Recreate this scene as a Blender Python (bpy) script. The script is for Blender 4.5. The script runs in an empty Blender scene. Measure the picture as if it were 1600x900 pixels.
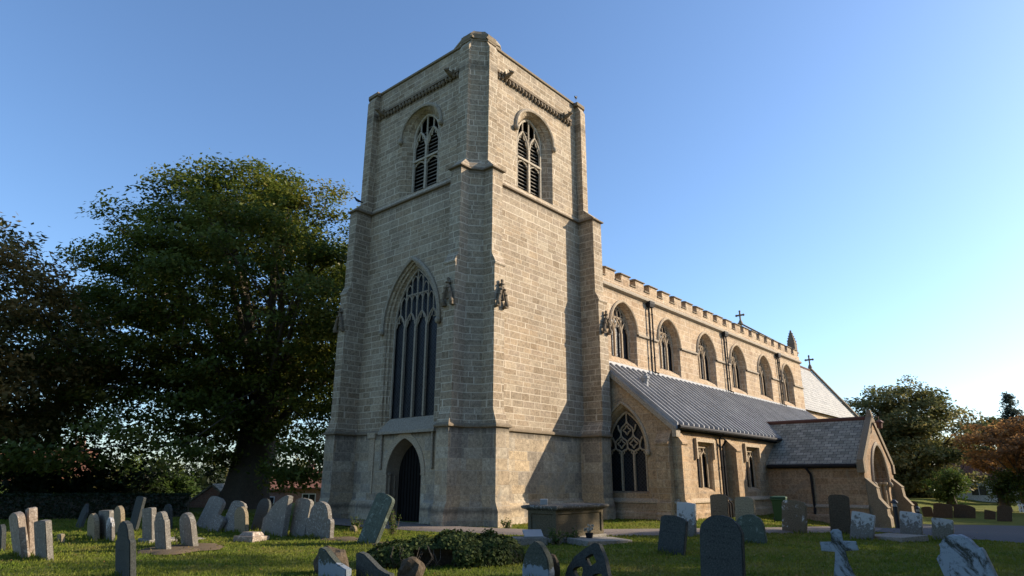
import bpy, bmesh, math, random
import numpy as np
from mathutils import Vector, Matrix, Quaternion
from mathutils.geometry import tessellate_polygon

random.seed(7)
RNG = np.random.default_rng(11)
R = math.radians
SC = bpy.context.scene

# ------------------------------------------------------------------ camera
CAM_POS = Vector((-17.03, -16.83, 1.503))
YAW, PITCH, ROLL = R(41.11), R(16.673), R(.185)
cam_d = bpy.data.cameras.new('camera')
cam = bpy.data.objects.new('camera', cam_d)
SC.collection.objects.link(cam)
fw = Vector((math.cos(YAW) * math.cos(PITCH), math.sin(YAW) * math.cos(PITCH), math.sin(PITCH)))
rt = Vector((math.sin(YAW), -math.cos(YAW), 0))
up = rt.cross(fw)
rt2 = rt * math.cos(ROLL) + up * math.sin(ROLL)
up2 = up * math.cos(ROLL) - rt * math.sin(ROLL)
mw = Matrix((rt2, up2, -fw)).transposed().to_4x4()
mw.translation = CAM_POS
cam.matrix_world = mw
cam_d.sensor_width = 36
cam_d.lens = 36 * 1006.7 / 1600
cam_d.clip_start = .1
cam_d.clip_end = 5000
SC.camera = cam

# ------------------------------------------------------------------ sky and sun
SUN_DIR = Vector((1.25, -1.0, .66)).normalized()
SUN_EL = math.asin(SUN_DIR.z)
SUN_ROT = math.atan2(SUN_DIR.x, SUN_DIR.y)
world = bpy.data.worlds.new('World')
SC.world = world
world.use_nodes = True
wn = world.node_tree
bg = wn.nodes['Background']
sky = wn.nodes.new('ShaderNodeTexSky')
sky.sky_type = 'NISHITA'
sky.sun_disc = False
sky.sun_elevation = SUN_EL
sky.sun_rotation = SUN_ROT
sky.air_density = 1.0
sky.dust_density = 0.9
sky.ozone_density = 4.6
wn.links.new(sky.outputs[0], bg.inputs[0])
bg.inputs[1].default_value = .148
sl = bpy.data.lights.new('sun', 'SUN')
sl.energy = 5.0
sl.angle = R(.5)
sl.color = (1, .87, .70)
sun = bpy.data.objects.new('sun', sl)
sun.rotation_euler = (-SUN_DIR).to_track_quat('-Z', 'Y').to_euler()
sun.location = (0, 0, 60)
SC.collection.objects.link(sun)
SC.view_settings.view_transform = 'Standard'
SC.view_settings.look = 'None'
SC.view_settings.gamma = 1
SC.view_settings.use_curve_mapping = False
SC.view_settings.exposure = 0.8

# ------------------------------------------------------------------ node helpers
class NT:
    def __init__(s, name):
        s.m = bpy.data.materials.new(name)
        s.m.use_nodes = True
        s.t = s.m.node_tree
        s.b = s.t.nodes['Principled BSDF']
        s.b.inputs['Specular IOR Level'].default_value = .25
    def n(s, typ, **kw):
        x = s.t.nodes.new('ShaderNode' + typ)
        for k, v in kw.items():
            if k in x.inputs: s.set(x.inputs[k], v)
            else: setattr(x, k, v)
        return x
    def set(s, inp, v):
        if isinstance(v, bpy.types.NodeSocket): s.t.links.new(v, inp)
        else:
            try: inp.default_value = v
            except Exception: inp.default_value = (*v, 1) if len(v) == 3 else v
    def noise(s, vec, scale, detail=4, rough=.55, dist=0):
        x = s.t.nodes.new('ShaderNodeTexNoise')
        s.set(x.inputs['Vector'], vec)
        x.inputs['Scale'].default_value = scale
        x.inputs['Detail'].default_value = detail
        x.inputs['Roughness'].default_value = rough
        x.inputs['Distortion'].default_value = dist
        return x.outputs['Fac']
    def ramp(s, fac, stops, interp='LINEAR'):
        x = s.t.nodes.new('ShaderNodeValToRGB')
        x.color_ramp.interpolation = interp
        e = x.color_ramp.elements
        while len(e) < len(stops): e.new(.5)
        for i, (p, c) in enumerate(stops):
            e[i].position = p
            e[i].color = (*c, 1) if not isinstance(c, (int, float)) else (c, c, c, 1)
        s.set(x.inputs[0], fac)
        return x.outputs[0]
    def mix(s, fac, a, b, mode='MIX'):
        x = s.t.nodes.new('ShaderNodeMix')
        x.data_type = 'RGBA'
        x.blend_type = mode
        s.set(x.inputs[0], fac)
        for i, v in ((6, a), (7, b)):
            if isinstance(v, bpy.types.NodeSocket): s.t.links.new(v, x.inputs[i])
            else: x.inputs[i].default_value = (*v, 1) if not isinstance(v, (int, float)) else (v, v, v, 1)
        return x.outputs[2]
    def math(s, op, a, b=0, c=0):
        x = s.t.nodes.new('ShaderNodeMath')
        x.operation = op
        s.set(x.inputs[0], a); s.set(x.inputs[1], b); s.set(x.inputs[2], c)
        return x.outputs[0]
    def coord(s, which='UV'):
        if which == 'Position':
            return s.t.nodes.new('ShaderNodeNewGeometry').outputs['Position']
        return s.t.nodes.new('ShaderNodeTexCoord').outputs[which]
    def bump(s, h, strength=.3, dist=.02):
        x = s.t.nodes.new('ShaderNodeBump')
        x.inputs['Strength'].default_value = strength
        x.inputs['Distance'].default_value = dist
        s.set(x.inputs['Height'], h)
        s.t.links.new(x.outputs[0], s.b.inputs['Normal'])
    def out(s, col=None, rough=None, spec=None, metal=None):
        if col is not None: s.set(s.b.inputs['Base Color'], col)
        if rough is not None: s.set(s.b.inputs['Roughness'], rough)
        if spec is not None: s.set(s.b.inputs['Specular IOR Level'], spec)
        if metal is not None: s.set(s.b.inputs['Metallic'], metal)
        return s.m

def ashlar(name, cols, mortar, bw=.62, rh=.27, ms=.012, vary=.18, dirt=(.55, .5, .45), dirt_amt=.45, patch=None, bumpd=.02, jit=.03, drip=None):
    """coursed stone: blocks of several natural tints, pale joints, stains of their own shape"""
    t = NT(name)
    uv = t.coord('UV')
    pos = t.coord('Position')
    sep = t.n('SeparateXYZ', Vector=uv)
    wob = t.noise(uv, 2.6, 3)
    n1 = t.n('TexNoise', noise_dimensions='1D')
    n1.inputs['W'].default_value = 0
    t.t.links.new(t.math('MULTIPLY', sep.outputs[1], 1.1), n1.inputs['W'])
    n1.inputs['Scale'].default_value = 1
    n1.inputs['Detail'].default_value = 0
    v2 = t.math('ADD', sep.outputs[1], t.math('MULTIPLY', n1.outputs['Fac'], vary * 1.6))
    v2 = t.math('ADD', v2, t.math('MULTIPLY', wob, jit))
    row = t.math('FLOOR', t.math('DIVIDE', v2, rh))
    wn_ = t.n('TexWhiteNoise', noise_dimensions='1D')
    t.t.links.new(row, wn_.inputs['W'])
    u2 = t.math('ADD', sep.outputs[0], t.math('MULTIPLY', wn_.outputs['Value'], 1.3))
    n2 = t.n('TexNoise', noise_dimensions='2D')
    cu = t.n('CombineXYZ', X=u2, Y=t.math('MULTIPLY', row, 3.7))
    t.t.links.new(cu.outputs[0], n2.inputs['Vector'])
    n2.inputs['Scale'].default_value = 1.2
    n2.inputs['Detail'].default_value = 0
    u2 = t.math('ADD', u2, t.math('MULTIPLY', n2.outputs['Fac'], .55))
    u2 = t.math('ADD', u2, t.math('MULTIPLY', wob, jit))
    cv = t.n('CombineXYZ', X=u2, Y=v2)
    br = t.n('TexBrick', offset=.5, squash=1.0)
    t.t.links.new(cv.outputs[0], br.inputs['Vector'])
    br.inputs['Color1'].default_value = (0, 0, 0, 1)
    br.inputs['Color2'].default_value = (1, 1, 1, 1)
    br.inputs['Mortar'].default_value = (.5, .5, .5, 1)
    br.inputs['Scale'].default_value = 1
    br.inputs['Mortar Size'].default_value = ms
    br.inputs['Mortar Smooth'].default_value = .35
    br.inputs['Brick Width'].default_value = bw
    br.inputs['Row Height'].default_value = rh
    stops = [(i / (len(cols) - 1), c) for i, c in enumerate(cols)]
    base = t.ramp(br.outputs['Color'], stops)
    face = t.noise(pos, 9, 6, .7)
    base = t.mix(.75, base, t.ramp(face, [(.28, .42), (.72, 1.58)]), 'MULTIPLY')
    fine = t.noise(pos, 45, 3, .7)
    base = t.mix(.6, base, t.ramp(fine, [(.32, .35), (.68, 1.65)]), 'MULTIPLY')
    tone = t.noise(pos, .38, 4, .6, .5)
    base = t.mix(.8, base, t.ramp(tone, [(.3, (.86, .87, .88)), (.5, (1, 1, 1)), (.7, (1.10, 1.05, .98))]), 'MULTIPLY')
    jf = t.math('MULTIPLY', br.outputs['Fac'], t.ramp(t.noise(pos, 2.1, 4, .65), [(.3, .6), (.5, 1)]))
    mort = t.mix(t.noise(pos, 3, 3), tuple(c * .82 for c in mortar), tuple(c * 1.1 for c in mortar))
    col = t.mix(jf, base, mort)
    if patch:
        pm = t.ramp(t.noise(pos, patch[1], 3, .6, 1.0), [(patch[2], 0), (patch[2] + .12, 1)])
        col = t.mix(t.math('MULTIPLY', pm, patch[3]), col, patch[0])
    st = t.n('Mapping', Vector=pos)
    st.inputs['Scale'].default_value = (1, 1, .28)
    dm = t.ramp(t.noise(st.outputs[0], .9, 6, .65, .6), [(.42, 0), (.72, 1)])
    col = t.mix(t.math('MULTIPLY', dm, dirt_amt), col, dirt, 'MULTIPLY')
    if drip:                     # black drip stains that have run down from a ledge
        sx = t.n('SeparateXYZ', Vector=pos)
        cd = t.n('CombineXYZ', X=t.math('MULTIPLY', sep.outputs[0], 3.2), Y=t.math('MULTIPLY', sx.outputs[2], .35))
        for zt, ln, am in drip:
            near = t.math('SUBTRACT', 1, t.math('DIVIDE', t.math('ABSOLUTE', t.math('SUBTRACT', sx.outputs[2], zt)), ln))
            f = t.ramp(t.math('ADD', near, t.math('MULTIPLY', t.noise(cd.outputs[0], 1, 4, .7), .9)), [(.98, 0), (1.0, am)]) if False else t.math('MULTIPLY', t.ramp(t.math('MULTIPLY', t.math('ADD', near, t.noise(cd.outputs[0], 1, 4, .75)), .6), [(.62, 0), (.86, 1)]), am)
            col = t.mix(f, col, (.06, .052, .043))
    h = t.math('ADD', t.math('MULTIPLY', br.outputs['Fac'], -.6), t.math('MULTIPLY', face, .5))
    t.bump(h, .55, bumpd)
    return t.out(col, .92, .15)

def plain_stone(name, c1, c2, sc=6, spot=None, spot_sc=7, spot_lo=.55, b=.4, coord='Position', low=None, mask=True, crust=None, letters=False):
    t = NT(name)
    p = t.coord(coord)
    col = t.mix(t.noise(p, sc, 6, .7), c1, c2)
    col = t.mix(.7, col, t.ramp(t.noise(p, sc * 7, 3, .7), [(.3, .4), (.7, 1.6)]), 'MULTIPLY')
    if spot is not None:
        f = t.ramp(t.noise(p, spot_sc, 6, .72, .8), [(spot_lo, 0), (spot_lo + .09, 1)])
        if mask: f = t.math('MULTIPLY', f, t.ramp(t.noise(p, 3.1, 3, .6), [(.32, .35), (.52, 1)]))
        col = t.mix(f, col, spot)
    if letters:                  # worn lines of cut lettering, no longer legible
        sp = t.n('SeparateXYZ', Vector=p)
        row = t.math('MULTIPLY', sp.outputs[2], 13)
        inrow = t.math('MULTIPLY', t.math('GREATER_THAN', t.math('FRACT', row), .35), t.math('LESS_THAN', t.math('FRACT', row), .8))
        cb = t.n('CombineXYZ', X=t.math('MULTIPLY', sp.outputs[1], 60), Y=t.math('MULTIPLY', t.math('FLOOR', row), 5.3), Z=t.math('MULTIPLY', row, 3))
        cut = t.math('GREATER_THAN', t.noise(cb.outputs[0], 1, 1), .52)
        reg = t.math('MULTIPLY', t.math('LESS_THAN', t.math('ABSOLUTE', t.math('ADD', sp.outputs[1], t.math('MULTIPLY', t.math('SINE', t.math('MULTIPLY', t.math('FLOOR', row), 2.4)), .05))), .20), t.math('GREATER_THAN', sp.outputs[2], .30))
        reg = t.math('MULTIPLY', reg, t.ramp(t.noise(p, 5, 3, .6), [(.40, 0), (.55, 1)]))
        col = t.mix(t.math('MULTIPLY', t.math('MULTIPLY', t.math('MULTIPLY', cut, inrow), reg), .55), col, .45, 'MULTIPLY')
    if low is not None:          # a pale crust that has grown up from the foot of the stone
        z = t.n('SeparateXYZ', Vector=p).outputs[2]
        f = t.math('ADD', t.math('MULTIPLY', z, -low[1]), t.math('MULTIPLY', t.noise(p, 9, 5, .7), 1.6))
        col = t.mix(t.ramp(f, [(low[2], 0), (low[2] + .12, 1)]), col, low[0])
    if crust is not None:        # white crust over the upper part of the stone, breaking up downwards
        z = t.n('SeparateXYZ', Vector=p).outputs[2]
        f = t.math('ADD', t.math('MULTIPLY', z, crust[1]), t.math('MULTIPLY', t.noise(p, 11, 7, .75, .6), 1.0))
        col = t.mix(t.ramp(f, [(crust[2], 0), (crust[2] + .07, 1)]), col, crust[0])
    t.bump(t.noise(p, sc * 4, 6, .7), b, .02)
    return t.out(col, .93, .15)

M = {}
# tower: grey-brown blocks with pale lime joints
M['tower'] = ashlar('tower_stone', [(.25, .19, .125), (.345, .27, .185), (.285, .225, .155), (.40, .325, .23), (.31, .245, .175), (.365, .28, .185)],
                    (.60, .51, .385), .60, .25, .016, dirt=(.62, .58, .54), dirt_amt=.5, drip=((13.55, .6, .5), (18.75, .6, .45), (20.2, .5, .4)))
M['tower_base'] = ashlar('tower_base_stone', [(.33, .245, .155), (.42, .34, .235), (.27, .23, .18), (.45, .38, .28), (.45, .345, .22), (.36, .30, .22), (.40, .31, .205)],
                         (.42, .36, .28), .85, .40, .011, dirt=(.58, .55, .52), dirt_amt=.5, patch=((.28, .265, .23), .9, .57, .5), drip=((3.34, .55, .75), (.5, .3, .6)))
M['nave'] = ashlar('nave_stone', [(.33, .23, .145), (.43, .32, .21), (.37, .27, .175), (.47, .36, .24), (.35, .26, .18)],
                   (.64, .53, .39), .6, .30, .015, dirt=(.68, .6, .5), dirt_amt=.5, drip=((10.5, .5, .35), (8.5, .4, .3)))
M['aisle'] = ashlar('aisle_stone', [(.36, .245, .14), (.42, .30, .185), (.33, .23, .14), (.44, .33, .21)],
                    (.46, .36, .25), .62, .30, .012, dirt=(.42, .37, .32), dirt_amt=.6, patch=((.16, .13, .10), 1.4, .6, .75))
M['porch'] = ashlar('porch_stone', [(.25, .165, .095), (.34, .23, .14), (.28, .20, .13), (.36, .25, .15)],
                    (.40, .30, .20), .55, .27, .010, dirt=(.6, .55, .5), dirt_amt=.55, patch=((.25, .20, .145), 1.1, .56, .6))
M['trim'] = plain_stone('dressed_stone', (.36, .275, .185), (.45, .36, .25), 3, (.25, .20, .15), 2.2, .62)
M['trim_grey'] = plain_stone('weathered_dressed_stone', (.28, .235, .175), (.37, .31, .235), 3, (.15, .125, .10), 3, .6)
M['trim_pale'] = plain_stone('new_dressed_stone', (.36, .31, .24), (.42, .36, .275), 3)
M['carved'] = plain_stone('blackened_carving', (.12, .092, .063), (.25, .195, .135), 8)
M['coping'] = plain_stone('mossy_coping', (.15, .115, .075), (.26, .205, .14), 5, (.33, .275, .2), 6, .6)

def glass_mat():
    t = NT('leaded_glass')
    uv = t.coord('UV')
    mp = t.n('Mapping', Vector=uv)
    mp.inputs['Rotation'].default_value = (0, 0, R(45))
    br = t.n('TexBrick', offset=0, squash=1)
    t.t.links.new(mp.outputs[0], br.inputs['Vector'])
    br.inputs['Scale'].default_value = 1
    br.inputs['Brick Width'].default_value = .12
    br.inputs['Row Height'].default_value = .12
    br.inputs['Mortar Size'].default_value = .012
    br.inputs['Color1'].default_value = (.006, .007, .010, 1)
    br.inputs['Color2'].default_value = (.030, .034, .042, 1)
    col = t.mix(br.outputs['Fac'], t.mix(t.noise(uv, 1.2, 3), (.008, .01, .014), br.outputs['Color']), (.045, .045, .045))
    t.bump(t.noise(uv, 11, 2), .5, .03)
    return t.out(col, .35, .18)
M['glass'] = glass_mat()
def simple(name, c, rough=.6, spec=.3, metal=0, var=.25, sc=8):
    t = NT(name)
    p = t.coord('Object')
    col = t.mix(t.noise(p, sc, 5, .65), tuple(x * (1 - var) for x in c), tuple(min(1, x * (1 + var)) for x in c))
    t.bump(t.noise(p, sc * 5, 4), .12, .01)
    return t.out(col, rough, spec, metal)
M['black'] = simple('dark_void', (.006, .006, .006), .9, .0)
M['louvre'] = simple('grey_louvre_boards', (.20, .18, .15), .85, .1)
M['lead_pipe'] = simple('black_painted_iron', (.016, .015, .016), .75, .2)
M['iron'] = simple('cast_iron_paint', (.012, .013, .016), .4, .4)
M['door'] = simple('dark_oak_door', (.008, .0065, .0055), .8, .15, var=.5, sc=5)
def lead_mat():
    t = NT('lead_sheet'); p = t.coord('Position')
    mp = t.n('Mapping', Vector=p); mp.inputs['Scale'].default_value = (2.2, .35, .35)
    col = t.mix(t.noise(mp.outputs[0], 1.6, 6, .7), (.17, .17, .17), (.38, .375, .37))
    col = t.mix(.6, col, t.ramp(t.noise(p, 1.1, 5, .7), [(.3, .6), (.7, 1.35)]), 'MULTIPLY')
    t.bump(t.noise(p, 3.5, 4), .35, .03)
    return t.out(col, .48, .4)
M['lead'] = lead_mat()
M['vent'] = simple('grey_vent_metal', (.25, .25, .25), .5, .4)
M['cream'] = simple('pale_marble', (.33, .325, .31), .6, .3, var=.1)
M['lantern'] = simple('rusty_lantern', (.13, .05, .03), .6, .3)
def slate_mat(name, cols, w=.34, h=.24):
    t = NT(name)
    uv = t.coord('UV'); pos = t.coord('Position')
    n = t.n('TexBrick', offset=.5, squash=1)
    wv = t.n('VectorMath', operation='ADD')
    t.t.links.new(uv, wv.inputs[0])
    nz = t.n('TexNoise'); t.t.links.new(uv, nz.inputs['Vector']); nz.inputs['Scale'].default_value = 3
    sc = t.n('VectorMath', operation='SCALE'); t.t.links.new(nz.outputs['Color'], sc.inputs[0]); sc.inputs['Scale'].default_value = .03
    t.t.links.new(sc.outputs[0], wv.inputs[1])
    t.t.links.new(wv.outputs[0], n.inputs['Vector'])
    n.inputs['Color1'].default_value = (0, 0, 0, 1); n.inputs['Color2'].default_value = (1, 1, 1, 1)
    n.inputs['Mortar'].default_value = (.4, .4, .4, 1)
    n.inputs['Scale'].default_value = 1
    n.inputs['Brick Width'].default_value = w; n.inputs['Row Height'].default_value = h
    n.inputs['Mortar Size'].default_value = .012; n.inputs['Mortar Smooth'].default_value = .1
    base = t.ramp(n.outputs['Color'], [(i / (len(cols) - 1), c) for i, c in enumerate(cols)])
    base = t.mix(.6, base, t.ramp(t.noise(pos, 5, 6, .7), [(.25, .5), (.75, 1.5)]), 'MULTIPLY')
    lich = t.ramp(t.noise(pos, 2.3, 6, .7), [(.58, 0), (.68, .6)])
    base = t.mix(lich, base, (.05, .048, .042))
    col = t.mix(n.outputs['Fac'], base, (.03, .03, .03))
    sep = t.n('SeparateXYZ', Vector=wv.outputs[0])
    saw = t.math('FRACT', t.math('DIVIDE', sep.outputs[1], h))
    t.bump(t.math('SUBTRACT', t.math('MULTIPLY', saw, -.8), n.outputs['Fac']), .7, .03)
    return t.out(col, .7, .35)
M['slate'] = slate_mat('porch_slates', [(.22, .205, .155), (.30, .28, .215), (.17, .16, .12), (.33, .305, .24)], .36, .24)
M['slate_pale'] = slate_mat('chancel_slates', [(.26, .25, .22), (.33, .31, .27), (.23, .22, .20)], .5, .33)
M['tile_red'] = simple('red_ridge_tiles', (.10, .045, .032), .8, .2)
def brick_mat(name, cols, mortar):
    return ashlar(name, cols, mortar, .23, .075, .01, vary=0.0, dirt_amt=.3, jit=0.0, bumpd=.005)
M['brick'] = brick_mat('red_brick', [(.30, .14, .095), (.35, .18, .125), (.25, .12, .085)], (.34, .29, .25))
M['brick_dark'] = brick_mat('old_dark_brick', [(.035, .022, .017), (.045, .028, .022), (.03, .022, .018)], (.035, .03, .026))
M['render'] = plain_stone('pale_render', (.74, .74, .72), (.82, .82, .80), 2, b=.1)
M['pantile'] = slate_mat('orange_pantiles', [(.22, .09, .055), (.28, .12, .07), (.18, .075, .05)], .3, .3)
M['pantile'].node_tree.nodes['Principled BSDF'].inputs['Roughness'].default_value = .9
M['window_dark'] = simple('house_window_glass', (.02, .025, .03), .15, .5)
M['white'] = simple('white_paint', (.75, .75, .73), .5, .3, var=.06)
M['bin'] = simple('dark_green_plastic', (.018, .055, .018), .45, .35, var=.15)
M['soil'] = plain_stone('bare_earth', (.09, .065, .04), (.15, .11, .07), 9)

# headstone stones (object space, so each copy keeps its own blotches)
def hs(name, *a, **k): M[name] = plain_stone('headstone_' + name, *a, coord='Object', letters=True, **k)
hs('pink', (.22, .172, .132), (.34, .27, .205), 5, spot=(.52, .45, .37), spot_sc=9, spot_lo=.54)
hs('grey', (.13, .115, .095), (.25, .225, .185), 7, spot=(.42, .38, .32), spot_sc=13, spot_lo=.56)
hs('tan', (.22, .17, .105), (.31, .245, .155), 5, spot=(.15, .12, .08), spot_sc=7, spot_lo=.6)
hs('slate_', (.045, .048, .045), (.075, .078, .07), 6, spot=(.10, .105, .095), spot_sc=14, spot_lo=.66)
M['hslate'] = M['slate_']
hs('crust', (.13, .115, .095), (.23, .205, .175), 7, crust=((.46, .445, .42), .42, .66))
hs('mottle', (.12, .105, .085), (.22, .195, .16), 7, spot=(.34, .32, .28), spot_sc=17, spot_lo=.52, mask=False)
hs('crustdark', (.13, .115, .09), (.2, .18, .14), 5, crust=((.42, .40, .37), .8, .82))
hs('algae', (.06, .075, .055), (.115, .13, .10), 6, spot=(.21, .25, .205), spot_sc=6, spot_lo=.55)
hs('algaewhite', (.05, .055, .042), (.09, .095, .075), 6, spot=(.24, .27, .28), spot_sc=16, spot_lo=.6, low=((.22, .25, .28), 3.2, -.05))
hs('brown', (.15, .10, .058), (.20, .14, .085), 5, spot=(.11, .075, .045), spot_sc=6, spot_lo=.6)
hs('darkbrown', (.06, .045, .03), (.10, .075, .05), 5, spot=(.14, .12, .09), spot_sc=14, spot_lo=.66)
hs('brownwhite', (.13, .095, .058), (.18, .135, .085), 5, spot=(.58, .56, .52), spot_sc=4.2, spot_lo=.57, mask=False)
hs('bluewhite', (.05, .05, .042), (.085, .085, .07), 6, spot=(.32, .355, .39), spot_sc=2.4, spot_lo=.38, mask=False)
hs('ledger', (.19, .17, .14), (.29, .26, .215), 5, spot=(.12, .11, .085), spot_sc=6, spot_lo=.58)
hs('tomb', (.08, .064, .04), (.145, .115, .07), 4, spot=(.11, .10, .07), spot_sc=4, spot_lo=.56)
hs('tomblid', (.07, .062, .05), (.13, .115, .09), 6, spot=(.45, .43, .38), spot_sc=12, spot_lo=.56)

# ------------------------------------------------------------------ mesh builder
class MB:
    def __init__(s): s.v = []; s.f = []
    def add(s, pts, faces):
        o = len(s.v)
        s.v += [tuple(p) for p in pts]
        s.f += [tuple(i + o for i in f) for f in faces]
    def box(s, a, b):
        x0, y0, z0 = a; x1, y1, z1 = b
        s.add([(x0, y0, z0), (x1, y0, z0), (x1, y1, z0), (x0, y1, z0), (x0, y0, z1), (x1, y0, z1), (x1, y1, z1), (x0, y1, z1)],
              [(3, 2, 1, 0), (4, 5, 6, 7), (0, 1, 5, 4), (1, 2, 6, 5), (2, 3, 7, 6), (3, 0, 4, 7)])
    def loft(s, rings, cap0=True, cap1=True, skip=()):
        n = len(rings[0]); o = len(s.v)
        for r in rings: s.v += [tuple(p) for p in r]
        for k in range(len(rings) - 1):
            for i in range(n):
                if i in skip: continue
                j = (i + 1) % n
                s.f.append((o + k * n + i, o + k * n + j, o + (k + 1) * n + j, o + (k + 1) * n + i))
        if cap0: s.f.append(tuple(o + i for i in reversed(range(n))))
        if cap1: s.f.append(tuple(o + (len(rings) - 1) * n + i for i in range(n)))
    def prism(s, poly, f, d0, d1):
        """2D polygon in a wall frame f(u,v,d), given thickness"""
        s.loft([[f(u, v, d0) for u, v in poly], [f(u, v, d1) for u, v in poly]])
    def tube(s, path, rad, n=8, cap=True):
        path = [Vector(p) for p in path]
        rads = rad if isinstance(rad, (list, tuple)) else [rad] * len(path)
        rings = []; ref = None
        for i, p in enumerate(path):
            d = (path[min(i + 1, len(path) - 1)] - path[max(i - 1, 0)])
            d = d.normalized() if d.length > 1e-9 else Vector((0, 0, 1))
            if ref is None: ref = d.orthogonal().normalized()
            a = (ref - d * ref.dot(d))
            a = a.normalized() if a.length > 1e-6 else d.orthogonal().normalized()
            ref = a
            b = d.cross(a)
            rings.append([p + (a * math.cos(2 * math.pi * k / n) + b * math.sin(2 * math.pi * k / n)) * rads[i] for k in range(n)])
        s.loft(rings, cap, cap)
    def lathe(s, c, prof, n=16):
        s.loft([[(c[0] + r * math.cos(2 * math.pi * k / n), c[1] + r * math.sin(2 * math.pi * k / n), c[2] + z) for k in range(n)] for r, z in prof])
    def panel(s, f, outer, holes, d):
        loops = [outer] + holes
        flat = [p for l in loops for p in l]
        ar = lambda P: abs(sum(P[i][0] * P[(i + 1) % len(P)][1] - P[(i + 1) % len(P)][0] * P[i][1] for i in range(len(P)))) / 2
        want = ar(outer) - sum(ar(h) for h in holes)
        rj = random.Random(1); best = None
        for k in range(24):      # the fill can trip over collinear points: nudge and retry
            e = 0 if k == 0 else 2e-4 * k
            jl = [[Vector((u + rj.uniform(-e, e), v + rj.uniform(-e, e), 0)) for u, v in l] for l in loops]
            tr = tessellate_polygon(jl)
            got = sum(ar([flat[i] for i in t]) for t in tr)
            if best is None or abs(got - want) < best[0]: best = (abs(got - want), tr)
            if abs(got - want) < .002 * want: break
        tris = best[1]
        s.add([f(u, v, d) for u, v in flat], tris)
    def ring(s, f, A, dA, B, dB):
        n = len(A)
        s.add([f(u, v, dA) for u, v in A] + [f(u, v, dB) for u, v in B],
              [(i, (i + 1) % n, n + (i + 1) % n, n + i) for i in range(n)])
    def blob(s, c, r, n=2):
        bm = bmesh.new()
        bmesh.ops.create_icosphere(bm, subdivisions=n, radius=1)
        rr = (r, r, r) if isinstance(r, (int, float)) else r
        pts = [(c[0] + v.co.x * rr[0], c[1] + v.co.y * rr[1], c[2] + v.co.z * rr[2]) for v in bm.verts]
        bm.verts.index_update()
        s.add(pts, [tuple(v.index for v in f.verts) for f in bm.faces])
        bm.free()
    def build(s, name, mat, parent=None, smooth=False, loc=None, bevel=0):
        me = bpy.data.meshes.new(name)
        me.from_pydata(s.v, [], s.f)
        me.update()
        uvs(me)
        if smooth: me.polygons.foreach_set('use_smooth', [True] * len(me.polygons))
        me.materials.append(mat)
        o = bpy.data.objects.new(name, me)
        SC.collection.objects.link(o)
        if parent is not None: o.parent = parent
        if loc is not None: o.location = loc
        if bevel:
            b = o.modifiers.new('bevel', 'BEVEL'); b.width = bevel; b.segments = 2; b.limit_method = 'ANGLE'; b.angle_limit = R(35)
        return o

def uvs(me):
    nl = len(me.loops)
    if nl == 0: return
    co = np.empty(len(me.vertices) * 3); me.vertices.foreach_get('co', co); co = co.reshape(-1, 3)
    vi = np.empty(nl, np.int32); me.loops.foreach_get('vertex_index', vi)
    nr = np.empty(len(me.polygons) * 3); me.polygons.foreach_get('normal', nr); nr = nr.reshape(-1, 3)
    lt = np.empty(len(me.polygons), np.int32); me.polygons.foreach_get('loop_total', lt)
    nr = np.repeat(nr, lt, axis=0)
    t = np.stack([-nr[:, 1], nr[:, 0], np.zeros(nl)], 1)
    L = np.linalg.norm(t, axis=1)
    t = np.where((L < .05)[:, None], np.array([[1., 0, 0]]), t / np.maximum(L, 1e-9)[:, None])
    # one handedness for both windings so that courses meet round corners
    sg = np.where(np.abs(t[:, 0]) > np.abs(t[:, 1]), np.sign(t[:, 0]), np.sign(t[:, 1]))
    t = t * np.where(sg == 0, 1, sg)[:, None]
    b = np.cross(nr, t)
    b = b * np.where(np.abs(b[:, 2]) > .01, np.sign(b[:, 2]), 1)[:, None]
    p = co[vi]
    uv = np.stack([(p * t).sum(1), np.where(np.abs(nr[:, 2]) < .3, p[:, 2], (p * b).sum(1))], 1)
    l = me.uv_layers.new(name='UVMap')
    l.data.foreach_set('uv', uv.astype(np.float32).ravel())

def tag(o, label=None, cat=None, group=None, kind=None):
    if label: o['label'] = label
    if cat: o['category'] = cat
    if group: o['group'] = group
    if kind: o['kind'] = kind
    return o
def empty(name, loc=(0, 0, 0), rz=0):
    o = bpy.data.objects.new(name, None)
    o.empty_display_size = .3
    o.location = loc
    o.rotation_euler = (0, 0, rz)
    SC.collection.objects.link(o)
    return o

def sm(t):
    t = np.clip(t, 0, 1)
    return t * t * (3 - 2 * t)
def gz(x, y):
    """the lie of the churchyard: level by the tower, falling to the porch and beyond the north wall"""
    return -0.5 * sm((x - 7) / 11) * sm((-y - 3.5) / 4.5) - 1.7 * sm((y - 25) / 14) * sm((30 - x) / 20 + .3)

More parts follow.
